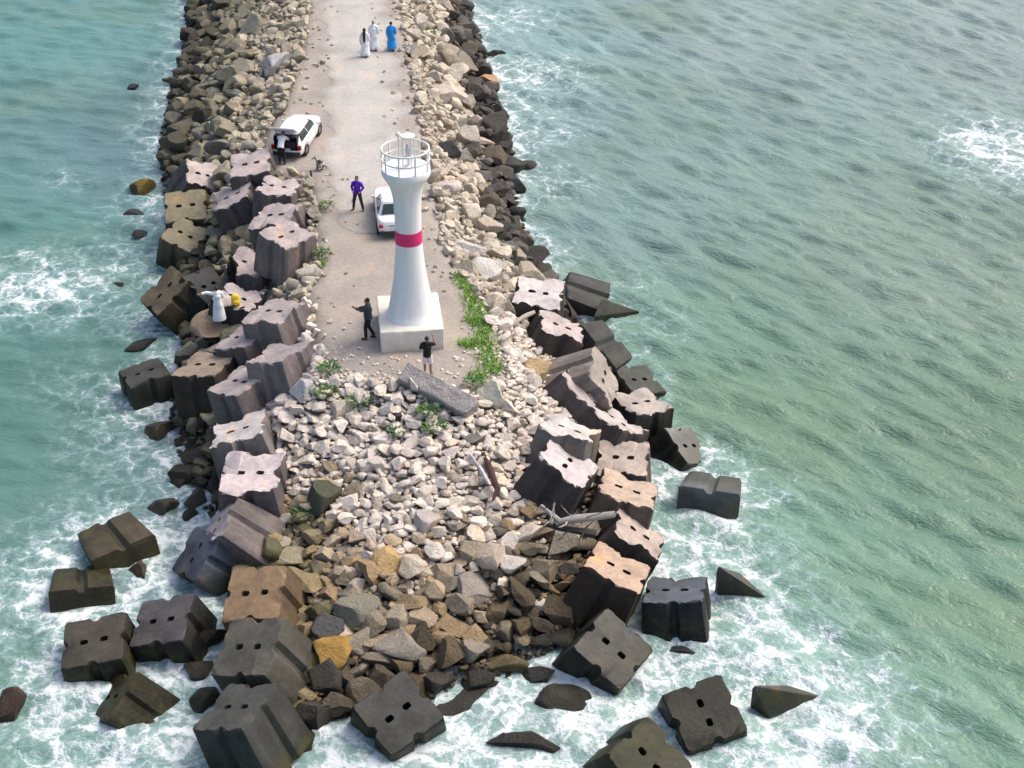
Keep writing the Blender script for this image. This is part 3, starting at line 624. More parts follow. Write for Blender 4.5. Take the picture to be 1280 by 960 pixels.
put(533, 480, 24, 14, (.6, .55, .48), 'flat pale stone stacked at the left end of the fallen pillar', slab=True)
put(270, 408, 66, 34, (.36, .27, .19), 'tan weathered rock ledge where the person in white stands', z=-1.75, v=6, deep=1.3)
STAND = placed[-1]
put(292, 372, 44, 30, (.2, .17, .13), 'dark brown rock under the feet of the person in black', z=-2.2, v=2)
for px, py, w, h, lb in [(395, 900, 62, 50, 'dark rock wedged right of the slate-topped block'), (372, 938, 56, 40, 'black rock at the bottom edge right of the mossy grooves'), (418, 935, 44, 34, 'small black rock at the bottom edge below the diamond-tilted block'), (196, 770, 30, 26, 'dark rock in the gap behind the dark slate block'), (232, 600, 44, 30, 'dark rock at the wash left of the pink two-hole block'), (245, 575, 40, 30, 'dark brown rock below the whitish weathered block'), (262, 806, 44, 40, 'black rock filling the gap between the slate and grey-olive blocks'), (246, 846, 40, 30, 'black wet rock left of the slate-topped bottom block'), (222, 612, 40, 28, 'dark flat rock in the wash below the pointed brown rock'), (243, 652, 34, 24, 'dark rock at the seaward foot of the two-bar block'), (598, 856, 44, 26, 'dark brown rock at the toe behind the dark grey fragment'), (700, 806, 46, 30, 'dark rock at the toe left of the curved-hole block'), (675, 806, 34, 22, 'small dark brown rock at the toe near the foam channel'), (545, 862, 50, 30, 'dark boulder right of the diamond-tilted block top corner'), (466, 905, 40, 30, 'dark rock at the left edge of the diamond-tilted block')]:
    put(px, py, w, h, (.06, .055, .045), lb, 'w')
for px, py, w, h, rz in [(585, 268, 30, 20, 0), (620, 290, 34, 26, 20), (632, 255, 26, 22, 0), (655, 212, 34, 18, 0), (640, 235, 36, 22, 0), (600, 140, 36, 20, -20), (575, 75, 38, 20, 10), (618, 70, 30, 14, 0)]:
    put(px, py, w, h, (.07, .069, .068), 'charcoal wet rock on the seaward half of the right bank', 'w', rz=rz, group='charcoal rocks of the right bank')

LM = [('beside the open-boot car', (-11, 73)), ('behind the parked car', (-5, 66)), ('near the walking trio', (-7.5, 86)), ('beside the grass strip', (-.5, 55.5)), ('below the fallen pillar', (-1.8, 48.5)), ('by the mossy square stone', (-7, 45)),
      ('near the big flat-faced slab', (-1, 41.5)), ('by the bright ochre boulder', (-6.5, 38.2)), ('near the light slotted block', (1, 46)), ('next to the peach block', (2.6, 42)), ('by the white rounded boulder', (-7.2, 50.2)), ('near the pink two-hole block', (-8, 46.8)),
      ('near the whitest block', (0, 59)), ('near the lighthouse gallery', (-2, 70)), ('near the orange-brown boulder', (-1, 80)), ('by the square-faced boulder', (-11.5, 81)), ('near the yellow mossy rock', (-17, 71)), ('by the speckled boulder', (-4, 39.5)),
      ('in the middle of the white rubble', (-3.5, 45)), ('near the driftwood', (2, 44.5)), ('at the top of the left bank', (-13, 93)), ('at the top of the right bank', (-3.5, 93)), ('by the grooved blocks', (-11, 53))]
LMP = np.array([l[1] for l in LM])
N = 26000
W = np.column_stack([rng.uniform(-26, 12, N), rng.uniform(34, 112, N)])
W = np.vstack([W, np.column_stack([rng.uniform(-11, 5, 16000), rng.uniform(36.5, 53, 16000)])]); N = len(W)
dd, di = pdist(W, DECK); dw, wi = pdist(W, WATER); t_ = np.where(wi, dd/(dd+dw+1e-6), 1.0)
keep = wi & (dw > .3) & (~di | ((dd < 1.5) & (rng.random(N) < .10*np.exp(-dd*1.3))))
headm = (W[:, 1] < 55)
pre = np.where(headm, np.where(t_ < .55, .27, np.where(t_ < .75, .36, .5)), np.where(t_ < .4, .37, .58))
D = pre*np.exp(rng.normal(size=N)*.38); D = np.clip(D, .18, np.where(headm, np.where(t_ < .6, .72, 1.1), 1.6)); D[di] = np.clip(D[di]*.5, .12, .4)
cellsz = 1.0; cells = {}
def near_ok(x, y, d, k):
    ci, cj = int(x//cellsz), int(y//cellsz)
    for a in range(ci-2, ci+3):
        for b in range(cj-2, cj+3):
            for (u, v, e) in cells.get((a, b), ()):
                if (u-x)**2+(v-y)**2 < (k*(d+e))**2: return False
    return True
def add(x, y, d): cells.setdefault((int(x//cellsz), int(y//cellsz)), []).append((x, y, d))
for p_ in placed: add(*p_)
idx = np.where(keep)[0]; idx = idx[np.argsort(-D[idx])]
acc = []
def inblock(x, y, z, d):
    m = np.hypot(BC[:, 0]-x, BC[:, 1]-y) < BS*.5+.45*d-.06
    return bool((m & (z < BC[:, 2]+.6*BS)).any())
Hh = height(W)
PL_C = np.array([-4.11, 54.3])
BODYXY = [(-5.65, 53.8), (-3.24, 50.9), (-7.1, 65.2)]
def blocked(x, y):
    if abs(x-PL_C[0]) < 1.6 and abs(y-PL_C[1]) < 1.9: return True
    if abs(x+11.2) < 1.3 and 70 < y < 76.5: return True
    if abs(x+5.6) < 1.2 and 62 < y < 68: return True
    return any(abs(x-a) < .5 and abs(y-b) < .5 for a, b in BODYXY)
for i in idx:
    x, y = W[i]; d = D[i]
    if inblock(x, y, Hh[i], d) or blocked(x, y) or not near_ok(x, y, d, .31): continue
    add(x, y, d); acc.append((x, y, Hh[i], d, t_[i], bool(di[i]), False))
# fill the gaps with small stones
M = 30000; W2 = np.vstack([np.column_stack([rng.uniform(-26, 12, M), rng.uniform(34, 110, M)]), np.column_stack([rng.uniform(-11, 5, M), rng.uniform(37, 53, M)])]); M = len(W2)
dd2, di2 = pdist(W2, DECK); dw2, wi2 = pdist(W2, WATER); H2 = height(W2); t2 = dd2/(dd2+dw2+1e-6)
for i in range(M):
    x, y = W2[i]
    if not wi2[i]: continue
    if di2[i] and not (dd2[i] < 2.2 and rng.random() < .05+.25*math.exp(-dd2[i]*2.5)): continue
    d = rng.uniform(.14, .34)*(1.2 if y > 57 else 1)*(.55 if di2[i] else 1)
    if blocked(x, y) or inblock(x, y, H2[i], d) or not near_ok(x, y, d, .28): continue
    add(x, y, d); acc.append((x, y, H2[i], d, t2[i], bool(di2[i]), True))
def rock_col(x, y, t, small):
    r = rng.random(); j = rng.normal()*.10; L = x < -4-.12*(y-50)
    def mixc(a, b, k): return tuple(a[q]*(1-k)+b[q]*k for q in range(3))
    t = t+rng.normal()*.07
    pale = random.choice([(.76, .67, .59), (.80, .71, .63), (.72, .64, .57), (.76, .66, .54), (.66, .60, .54), (.79, .71, .60)])
    if y < 57 and -10 < x < 4.5:                      # rubble head
        t += rng.normal()*.07
        if t < .50 or (t < .80 and rng.random() < (.80-t)*1.5): c, n = (pale, 'pale') if t < .55 else (mixc(pale, TAN, .45), 'cream-tan')
        elif t < .68: c, n = mixc(pale, random.choice([OCH, TAN, (.34, .28, .2)]), min(1, (t-.42)/.2)), 'cream-tan'
        elif t < .88: c, n = random.choice([OCH, (.30, .22, .13), (.24, .2, .14), (.2, .175, .13), (.3, .26, .2)]), 'ochre-brown'
        else: c, n = random.choice([(.09, .075, .05), (.06, .055, .045), (.13, .1, .06)]), 'dark brown'
        if y < 46 and x < -6.5 and t > .3: c = mixc(c, (.2, .19, .09), .4)
    elif L:
        pale = random.choice([(.46, .40, .31), (.52, .45, .36), (.40, .35, .28), (.54, .48, .40), (.34, .3, .23)])
        if t < .42: c, n = random.choice([pale, (.52, .46, .34), (.46, .42, .33)]), 'cream'
        elif t < .76: c, n = random.choice([(.27, .25, .17), (.22, .21, .15), (.33, .29, .21), (.2, .19, .16)]), 'olive-grey'
        else: c, n = random.choice([(.09, .085, .06), (.055, .052, .042), (.12, .11, .075)]), 'dark olive'
    else:
        pale = random.choice([(.52, .44, .34), (.56, .48, .38), (.44, .38, .3), (.58, .51, .42), (.38, .32, .25)])
        if t < .53: c, n = random.choice([pale, (.58, .52, .42), (.54, .48, .40)]), 'cream'
        elif t < .62: c, n = random.choice([(.3, .27, .22), (.16, .15, .14), (.4, .35, .28)]), 'grey-brown'
        else: c, n = random.choice([(.075, .07, .062), (.11, .10, .09), (.06, .057, .052), (.14, .13, .115), (.12, .10, .075)]), 'charcoal'
    return tuple(max(.02, q*(1+j)) for q in c), n
items = []
for (x, y, z, d, t, deck, fill) in acc:
    c, n = rock_col(x, y, t, fill)
    k = pxm((x, y, z)); pp = proj(np.array([x, y, z]))
    vis = -20 < pp[1] < 985
    items.append((d*k if vis else 0, x, y, z, d, t, deck, c, n))
items.sort(key=lambda q: -q[0])
PALEN = ('pale', 'cream', 'cream-tan', 'ochre-brown'); cnt = {'boulder': 0, 'shore rock': 0}; LIM = {'boulder': 235, 'shore rock': 185}
SV, SF, SC, so = [], [], [], 0
S1 = [rock_verts(500+i, ico(1)[0], planes=7, lo=.45, hi=.8, nz=.05) for i in range(10)]; F1 = ico(1)[1]
S2 = [rock_verts(540+i, ICO3[0], planes=10, lo=.45, hi=.8, nz=.04) for i in range(10)]; F2 = ICO3[1]
for (ap, x, y, z, d, t, deck, c, n) in items:
    cat = 'boulder' if n in PALEN else 'shore rock'
    hx, hy, hz = d*.5*rng.uniform(.85, 1.3), d*.5*rng.uniform(.8, 1.15), d*.5*rng.uniform(.6, .95)*(.78 if y < 57 else 1)
    rot = (rng.normal()*.3, rng.normal()*.3, rng.uniform(0, 6.28))
    zz = z+hz*(.55 if not deck else .35)+rng.uniform(-.1, .25)*d*(0 if deck else 1)
    if ap > 0 and cnt[cat] < LIM[cat]:
        cnt[cat] += 1; side_ = 'rubble slope' if (y < 57 and -10 < x < 4.5) else ('left bank' if x < -4-.12*(y-50) else 'right bank')
        near = LM[int(np.argmin(((LMP-np.array([x, y]))**2).sum(1)))][0]
        size = 'large' if d > 1.15 else ('medium' if d > .7 else 'small')
        lab = f'{size} {n} {"stone" if cat == "boulder" else "wet rock"} on the {side_}, {near}'
        me = ROCKS[rng.integers(14)] if rng.random() < .75 else SLABS[rng.integers(6)]
        rock('boulder' if cat == 'boulder' else 'shore_rock', me, (x, y, zz), (hx, hy, hz), rot, c, lab, cat, f'{n} {"stones" if cat == "boulder" else "wet rocks"} of the {side_}')
    else:
        if ap == 0 and d < .5: continue
        B, Fc = (S1[rng.integers(10)], F1) if d*30 < 11 else (S2[rng.integers(10)], F2)
        m = np.array(Euler(rot).to_matrix()); v = (B*np.array([hx, hy, hz]))@m.T+np.array([x, y, zz])
        SV.append(v); SF.append(Fc+so); so += len(v); SC.append(np.tile(np.array(c), (len(v), 1)))
me = fast_mesh('rubble', np.vstack(SV), np.vstack(SF)); me.shade_smooth(); me.set_sharp_from_angle(angle=R(28)); attr_c(me, 'col', np.vstack(SC))
tag(mesh_obj('rubble', me, M_STUFF), 'small loose pale and brown stones filling the gaps of the breakwater', 'rubble', None, 'stuff')
print('rocks', len(items), cnt, 'stuff verts', so)
# wedge-shaped corners of sunken blocks standing out of the water
def wedge(pts, col, label):
    """convex solid through image-traced corner points at given heights, carried down under water"""
    bm = bmesh.new(); P3 = [at_z(x, y, z) for x, y, z in pts]; c = np.mean(P3, 0)
    for p in P3:
        bm.verts.new(p-c); 
    for p in P3:
        q = p-c; bm.verts.new((q[0]*.9, q[1]*.9+.5, WZ-1.6-c[2]))
    r = bmesh.ops.convex_hull(bm, input=bm.verts[:])
    bmesh.ops.delete(bm, geom=[g for g in r['geom_interior'] if isinstance(g, bmesh.types.BMVert)], context='VERTS')
    bmesh.ops.bevel(bm, geom=bm.edges[:], offset=.05, segments=2, affect='EDGES', profile=.5)
    bmesh.ops.triangulate(bm, faces=bm.faces[:])
    o = bm_obj('sunken_block', bm, M_CONC, None, 35); o.location = c; o.color = (*col, .8)
    return tag(o, label, 'concrete block', 'corners of sunken blocks standing out of the sea')
wedge([(896, 706, -2.6), (965, 752, WZ-.05), (898, 748, WZ-.1), (925, 716, -3.4)], (.1, .1, .09), 'black triangular block corner in the sea beside the upright black block')
wedge([(940, 856, -3.0), (1034, 872, WZ-.05), (962, 896, WZ-.1), (985, 856, -3.5)], (.1, .1, .09), 'dark triangular block corner in the foam at the far lower right')
wedge([(752, 372, -2.9), (800, 389, WZ-.05), (764, 402, WZ-.1), (742, 396, -3.4)], (.07, .07, .07), 'black pointed block corner in the sea beside the charcoal two-bar block')
# ------------------------------------------------------------------ lighthouse
def white_mat():
    t = NT('lighthouse_white'); p = t.n('ShaderNodeTexCoord').outputs['Object']
    mp = t.n('ShaderNodeMapping'); mp.inputs['Scale'].default_value = (3, 3, .35); t.l(p, mp.inputs[0])
    n = t.noise(mp.outputs[0], 1.5, 5, .6); n2 = t.noise(p, 12, 4)
    f = t.math('MULTIPLY', t.ss(n.outputs[0], .35, .6, .93, 1.0), t.math('MULTIPLY_ADD', n2.outputs[0], .1, .95))
    return t.set(t.scale((.86, .86, .86), f), .55, t.bump(n2.outputs[0], .15, .02), .3)
M_WHITE = white_mat(); M_RED = plain('band_red', (.72, .025, .17), .5, var=.1); M_RAIL = plain('rail_white', (.8, .79, .78), .45, var=.06)
M_PLINTH = plain('plinth_concrete', (.66, .62, .55), .9, var=.22, sc=3.5); M_DARK = plain('dark_recess', (.02, .02, .02), .9)
LX, LY = -4.015, 54.2
lh = empty('lighthouse', (LX, LY, 0)); tag(lh, 'white flared lighthouse tower with a crimson band and railed gallery on a square plinth', 'lighthouse')
bm = bmesh.new(); m = Matrix.Rotation(R(7), 3, 'Z').to_4x4()
box(bm, (-.09, .1, .41), (2.5, 3.0, .96), m, .05)
bmesh.ops.subdivide_edges(bm, edges=[e for e in bm.edges if e.calc_length() > 1], cuts=8, use_grid_fill=True)
for v in bm.verts: v.co += Vector((random.gauss(0, .008), random.gauss(0, .008), random.gauss(0, .008)))
pl = bm_obj('plinth', bm, M_PLINTH, lh, 40)
for dx, dy, w, h in [(-1.02, -1.405, .1, .3), (.95, -1.405, .1, .16), (1.13, -1.405, .09, .14)]:
    bm = bmesh.new(); v = m @ Vector((dx, dy, 0)); box(bm, (v.x-.09, v.y+.1-.0, .5), (w, .03, h), m); bm_obj('drain_hole', bm, M_DARK, pl)
prof = [(1.04, .86), (1.03, .93), (.965, .99), (.90, 1.25), (.82, 1.65), (.735, 2.1), (.655, 2.6), (.59, 3.15), (.545, 3.7), (.52, 4.2), (.512, 4.7), (.515, 5.2), (.53, 5.7), (.565, 6.1), (.63, 6.42), (.72, 6.66), (.83, 6.84), (.9, 6.96)]
bm = bmesh.new(); lathe(bm, prof, 48); bm_obj('tower', bm, M_WHITE, lh, 60)
bm = bmesh.new(); lathe(bm, [(.50, 4.12), (.536, 4.12), (.53, 4.4), (.527, 4.66), (.50, 4.66)], 48, cap=False); bm_obj('band', bm, M_RED, lh, 40)
bm = bmesh.new(); lathe(bm, [(.86, 6.94), (.91, 6.96), (.93, 7.02), (.93, 7.22), (.91, 7.25), (0.02, 7.26)], 48); bm_obj('gallery_slab', bm, M_WHITE, lh, 40)
rl = None; bm = bmesh.new()
for z in (7.62, 8.02):
    r0 = .9
    bmh = [(r0*math.cos(2*math.pi*k/40), r0*math.sin(2*math.pi*k/40), z) for k in range(41)]
    tube(bm, bmh,   .032 if z < 8 else .038, 6)
rl = bm_obj('railing', bm, M_RAIL, lh, 60)
for k in range(9):
    a = 2*math.pi*k/9+.3; bm = bmesh.new(); tube(bm, [(.9*math.cos(a), .9*math.sin(a), 7.2), (.9*math.cos(a), .9*math.sin(a), 8.03)], .034, 6); bm_obj('post', bm, M_RAIL, rl, 60)
bm = bmesh.new(); lathe(bm, [(.20, 7.24), (.20, 7.3), (.07, 7.34), (.06, 7.66), (.17, 7.68), (.17, 7.71), (.02, 7.72)], 20, c=(.12, .05, 0)); ln = bm_obj('lantern', bm, M_RAIL, lh, 40)
bm = bmesh.new(); lathe(bm, [(.11, 7.7), (.12, 7.95), (.10, 8.1), (.04, 8.18), (.02, 8.2)], 16, c=(.12, .05, 0))
tg = NT('lens_glass'); tg.b.inputs['Transmission Weight'].default_value = .6; bm_obj('lens', bm, tg.set((.75, .72, .78), .1), ln, 40)
for k in range(4):
    a = math.pi/2*k+.5; bm = bmesh.new(); tube(bm, [(.12+.25*math.cos(a), .05+.25*math.sin(a), 7.3), (.12+.25*math.cos(a), .05+.25*math.sin(a), 8.52)], .024, 6); bm_obj('cage_bar', bm, M_RAIL, ln, 60)
bm = bmesh.new(); lathe(bm, [(.27, 8.5), (.27, 8.53), (.10, 8.56), (.02, 8.57)], 20, c=(.12, .05, 0)); bm_obj('cap', bm, M_RAIL, ln, 40)
bm = bmesh.new(); tube(bm, [(-.25, .1, 7.24), (-.25, .1, 8.5)], .025, 6); ball(bm, (-.25, .1, 8.55), .1, 10); bm_obj('weather_mast', bm, M_RAIL, lh, 50)

# ------------------------------------------------------------------ cars
M_PAINT = plain('car_paint_white', (.8, .81, .82), .25, var=.03, coat=.6); M_GLASS = plain('car_glass', (.03, .045, .045), .06, var=.02)
M_TYRE = plain('tyre_rubber', (.02, .02, .02), .85); M_RIM = plain('rim_alloy', (.45, .45, .46), .3, .9); M_BLK = plain('black_plastic', (.025, .025, .027), .6)
M_TAIL = plain('tail_light_red', (.35, .012, .01), .2); M_PLATE = plain('plate_white', (.7, .7, .68), .5)
def cut(o, bm):
    me = bpy.data.meshes.new('c'); bmesh.ops.recalc_face_normals(bm, faces=bm.faces[:]); bm.to_mesh(me); bm.free(); c = bpy.data.objects.new('c', me); link(c)
    md = o.modifiers.new('b', 'BOOLEAN'); md.object = c; md.solver = 'EXACT'; mw = c.matrix_world
    c.parent = o.parent
    dg = bpy.context.evaluated_depsgraph_get(); dg.update()
    m2 = bpy.data.meshes.new_from_object(o.evaluated_get(dg)); o.modifiers.clear(); o.data = m2
    bpy.data.objects.remove(c)
def car(label, loc, rz, hatch):
    root = empty('parked_car', loc, rz); tag(root, label, 'car', 'white cars parked on the breakwater')
    W, L = .87, 2.12
    bm = bmesh.new(); n = 40
    loft(bm, [(0, 0, .24, W*.93, L*.95), (0, 0, .34, W*.985, L*.99), (0, 0, .55, W, L), (0, 0, .72, W*.99, L*.995), (0, 0, .86, W*.965, L*.975), (0, 0, .93, W*.92, L*.95)], n, .32)
    for v in bm.verts:
        if v.co.z > .6 and v.co.y > .7: v.co.z -= .10*((v.co.y-.7)/1.4)**1.3
    body = bm_obj('body', bm, M_PAINT, root, 35)
    yb, yr, ft, fb = (-2.0, -1.78, .25, 1.0) if hatch else (-1.42, -.92, .2, .95)
    bm = bmesh.new(); sec = []
    zs = (.88, .96, 1.2, 1.38, 1.45, 1.475); k_ = (0, .12, .62, .93, 1.0, 1.0); ww = (.80, .785, .69, .615, .56, .46)
    for z, k, w in zip(zs, k_, ww):
        a = yb+(yr-yb)*k; b = fb+(ft-fb)*k
        if z > 1.46: a += .12; b -= .12
        sec.append((0, (a+b)/2, z, w, (b-a)/2))
    loft(bm, sec, n, .3); cab = bm_obj('cabin', bm, M_PAINT, root, 40)
    def at(z):
        q = np.interp(z, zs, k_); w = np.interp(z, zs, ww); return yb+(yr-yb)*q, fb+(ft-fb)*q, w
    def panel(name, quad, nrm):
        bm = bmesh.new(); nv = Vector(nrm)*.02
        A_ = [bm.verts.new(Vector(p)+nv*.6) for p in quad]; B_ = [bm.verts.new(Vector(p)-nv) for p in quad]
        bm.faces.new(A_); bm.faces.new(B_[::-1])
        for i in range(4): bm.faces.new((A_[i], B_[i], B_[(i+1) % 4], A_[(i+1) % 4]))
        return bm_obj(name, bm, M_GLASS, root)
    z1, z2 = .98, 1.36; a1, b1, w1 = at(z1); a2, b2, w2 = at(z2)
    panel('windscreen', [(-w1*.86, b1, z1), (w1*.86, b1, z1), (w2*.86, b2, z2), (-w2*.86, b2, z2)], (0, .7, .7))
    if not hatch: panel('rear_window', [(-w1*.8, a1, z1), (w1*.8, a1, z1), (w2*.8, a2, z2), (-w2*.8, a2, z2)], (0, -.7, .7))
    for s in (-1, 1):
        m1, m2 = a1+(b1-a1)*.5, a2+(b2-a2)*.5
        e = .22
        panel('side_window', [(s*w1, a1+e, z1), (s*w1, m1-.04, z1), (s*w2, m2-.04, z2), (s*w2, a2+e*.7, z2)], (s, 0, .3))
        panel('side_window', [(s*w1, m1+.04, z1), (s*w1, b1-e, z1), (s*w2, b2-e*.8, z2), (s*w2, m2+.04, z2)], (s, 0, .3))
        bm = bmesh.new(); box(bm, (s*(W+.07), .72, .98), (.18, .1, .12), None, .03); bm_obj('wing_mirror', bm, M_PAINT, root, 40)
        bm = bmesh.new(); box(bm, (s*W*.80, -L*.965, .72), (.2, .14, .26 if hatch else .16), None, .03); bm_obj('tail_light', bm, M_TAIL, root, 40)
        bm = bmesh.new(); box(bm, (s*W*.72, L*.965, .62), (.3, .12, .14), None, .03); bm_obj('headlight', bm, M_RIM, root, 40)
        for y in (-1.28, 1.32):
            bm = bmesh.new(); prof_ = [(.17, -.1), (.29, -.1), (.32, -.06), (.32, .06), (.29, .1), (.17, .1)]
            lathe(bm, prof_, 24, cap=False); bmesh.ops.rotate(bm, verts=bm.verts, matrix=Matrix.Rotation(R(90), 3, 'Y')); bmesh.ops.translate(bm, verts=bm.verts, vec=(s*(W-.09), y, .32))
            wh = bm_obj('wheel', bm, M_TYRE, root, 40)
            bm = bmesh.new(); lathe(bm, [(.02, -.03), (.19, -.03), (.19, .05), (.02, .05)], 16); bmesh.ops.rotate(bm, verts=bm.verts, matrix=Matrix.Rotation(R(90), 3, 'Y')); bmesh.ops.translate(bm, verts=bm.verts, vec=(s*(W-.05), y, .32)); bm_obj('rim', bm, M_RIM, wh, 40)
            bm = bmesh.new(); lathe(bm, [(.36, -.02), (.39, -.02), (.39, .012), (.36, .012)], 24, cap=False); bmesh.ops.rotate(bm, verts=bm.verts, matrix=Matrix.Rotation(R(90), 3, 'Y')); bmesh.ops.translate(bm, verts=bm.verts, vec=(s*(W-.006), y, .34)); bm_obj('wheel_arch', bm, M_BLK, root, 40)
    bm = bmesh.new(); box(bm, (0, -L*.985, .36), (W*1.7, .12, .22), None, .04); bm_obj('rear_bumper', bm, M_BLK, root, 40)
    bm = bmesh.new(); box(bm, (0, -L*1.0, .62), (.46, .03, .12), None, .005); bm_obj('number_plate', bm, M_PLATE, root)
    bm = bmesh.new(); box(bm, (0, -L*.985, .74), (.62, .05, .04), None, .01); bm_obj('boot_trim', bm, M_BLK, root, 40)
    if hatch:
        def cb():
            b = bmesh.new(); box(b, (0, -1.75, .98), (1.24, 1.1, .78)); return b
        cut(body, cb()); cut(cab, cb())
        bm = bmesh.new(); vs = box(bm, (0, -1.66, .98), (1.235, .98, .775)); 
        bmesh.ops.delete(bm, geom=[f for f in bm.faces if f.calc_center_median().y < -2.1], context='FACES')
        bm_obj('cargo_bay', bm, M_BLK, root)
        bm = bmesh.new(); mt = Matrix.Rotation(R(55), 3, 'X').to_4x4()
        box(bm, (0, -2.17, 1.75), (1.3, .06, .95), mt, .025); tgte = bm_obj('tailgate', bm, M_PAINT, root, 40)
        bm = bmesh.new(); v = mt @ Vector((0, .028, .12)); box(bm, (0, -2.17+v.y, 1.75+v.z), (1.05, .05, .45), mt); bm_obj('window', bm, M_GLASS, tgte)
        bm = bmesh.new(); box(bm, (.22, -1.7, .78), (.55, .5, .38), None, .05); bm_obj('luggage', bm, plain('luggage_dark', (.05, .045, .06), .8), root, 40)
    root.scale = (.95, .95, .92)
    return root
CAR1 = car('white hatchback with its tailgate raised and a person leaning into the boot', (-10.8, 72.95, -.02), R(-9), True)
CAR2 = car('white car parked partly behind the lighthouse tower', (-5.42, 64.4, -.02), R(7), False)

# ------------------------------------------------------------------ people
SKIN = plain('skin_brown', (.30, .17, .105), .55, var=.08); HAIR = plain('hair_black', (.012, .01, .009), .6); EYE = plain('eye_dark', (.02, .015, .01), .2)
def cloth(name, c): return plain(name, c, .9, var=.12, sc=14)
BASEP = dict(pel=(0, 0, .95), wai=(0, .01, 1.12), che=(0, .0, 1.32), nec=(0, -.005, 1.49), hea=(0, .02, 1.63),
             sL=(-.185, 0, 1.42), eL=(-.25, -.02, 1.14), wL=(-.26, .07, .90), sR=(.185, 0, 1.42), eR=(.25, -.02, 1.14), wR=(.26, .07, .90),
             hL=(-.09, 0, .92), kL=(-.11, .03, .50), aL=(-.12, -.02, .08), tL=(-.14, .13, .035), hR=(.09, 0, .92), kR=(.11, .03, .50), aR=(.12, -.02, .08), tR=(.14, .13, .035))
def lerp(a, b, t): return Vector(a)*(1-t)+Vector(b)*t
def person(label, loc, yaw, pose=None, h=1.74, outfit='shirt', top=(.5, .5, .5), low=(.05, .05, .06), hair=True, scarf=None, cap=None, group=None, shorts=False):
    root = empty('person', loc, yaw); tag(root, label, 'person', group); s = h/1.76; root.scale = (s, s, s)
    p = {k: Vector(v) for k, v in BASEP.items()}
    for k, v in (pose or {}).items(): p[k] = Vector(v)
    up = (p['nec']-p['che']).normalized(); 
    # body
    bm = bmesh.new()
    tube(bm, [lerp(p['pel'], p['wai'], -.25), p['pel'], p['wai'], p['che'], lerp(p['che'], p['nec'], .7)], [.10, .145, .125, .155, .09], 12)
    tube(bm, [p['hL'], p['pel'], p['hR']], [.085, .11, .085], 10)
    tube(bm, [p['sL'], lerp(p['sL'], p['sR'], .5), p['sR']], [.062, .10, .062], 10)
    tube(bm, [lerp(p['che'], p['nec'], .6), p['nec'], lerp(p['nec'], p['hea'], .5)], [.07, .058, .055], 10)
    hd = p['hea']; f = Vector((0, 1, 0)); fw = (f-up*f.dot(up)).normalized()
    ball(bm, hd+up*.02-fw*.01, (.078, .094, .11), 14); ball(bm, hd-up*.065+fw*.025, (.055, .06, .055), 10)
    tube(bm, [hd+fw*.078+up*.02, hd+fw*.112-up*.02], [.010, .017], 6)                # nose
    tube(bm, [hd+fw*.082-up*.062-Vector((.025, 0, 0)), hd+fw*.088-up*.062, hd+fw*.082-up*.062+Vector((.025, 0, 0))], [.008, .011, .008], 6)   # lips
    for q in (-1, 1): ball(bm, hd+Vector((q*.08, 0, 0)), (.014, .028, .036), 8)      # ears
    for q in 'LR':
        tube(bm, [p['s'+q], lerp(p['s'+q], p['e'+q], .4), p['e'+q]], [.058, .05, .04], 8); tube(bm, [p['e'+q], lerp(p['e'+q], p['w'+q], .35), p['w'+q]], [.041, .042, .027], 8)
        d = (p['w'+q]-p['e'+q]).normalized(); u = Vector((1, 0, 0)) if abs(d.x) < .8 else Vector((0, 0, 1)); w = d.cross(u).normalized(); u = w.cross(d).normalized()
        wr = p['w'+q]; tube(bm, [wr, wr+d*.05, wr+d*.095], [.027, .036, .03], 8)
        for i, ln_ in enumerate((.065, .078, .072, .055)):                             # four curled fingers
            o = wr+d*.09+w*((i-1.5)*.021); tube(bm, [o, o+d*ln_*.55, o+d*ln_*.85+u*ln_*.45], [.010, .009, .007], 6)
        tube(bm, [wr+d*.03+w*-.03, wr+d*.065+w*-.062, wr+d*.095+w*-.066+u*.015], [.014, .011, .008], 6)    # thumb from the side of the palm
        tube(bm, [p['h'+q], lerp(p['h'+q], p['k'+q], .4), p['k'+q]], [.088, .078, .054], 10); tube(bm, [p['k'+q], lerp(p['k'+q], p['a'+q], .35), p['a'+q]], [.053, .056, .036], 10)
        tube(bm, [p['a'+q]-Vector((0, .03, .02)), lerp(p['a'+q], p['t'+q], .55), p['t'+q]], [.042, .04, .028], 8)
    voxel('body', bm, SKIN, root, .0125, 1)
    bm = bmesh.new()
    for q in (-1, 1): ball(bm, hd+fw*.082+up*.012+Vector((q*.031, 0, 0)), .011, 8)
    bm_obj('eyes', bm, EYE, root, 180)
    # clothes
    mt = cloth('cloth_top', top); ml = cloth('cloth_lower', low); e = .018
    bm = bmesh.new()
    if outfit == 'robe':
        tube(bm, [lerp(p['che'], p['nec'], .75), p['che'], p['wai'], p['pel'], lerp(p['hL'], p['hR'], .5)-Vector((0, 0, .1))], [.10, .185, .17, .185, .2], 14)
        c0 = (p['kL']+p['kR'])/2; c1 = (p['aL']+p['aR'])/2; sp = abs(p['kL'].x-p['kR'].x)/2
        loft(bm, [(p['pel'].x, p['pel'].y, p['pel'].z-.02, .20, .17), (c0.x, c0.y-.01, .62, .21+sp*.3, .19), (c1.x, c1.y+.02, .30, .24+sp*.4, .23), (c1.x, c1.y+.02, .12, .26+sp*.4, .25)], 18)
        tube(bm, [p['sL'], lerp(p['sL'], p['sR'], .5), p['sR']], [.085, .125, .085], 10)
        for q in 'LR': tube(bm, [p['s'+q], p['e'+q], lerp(p['e'+q], p['w'+q], .9)], [.084, .075, .07], 10)
        voxel('robe', bm, mt, root, .017, 3)
    else:
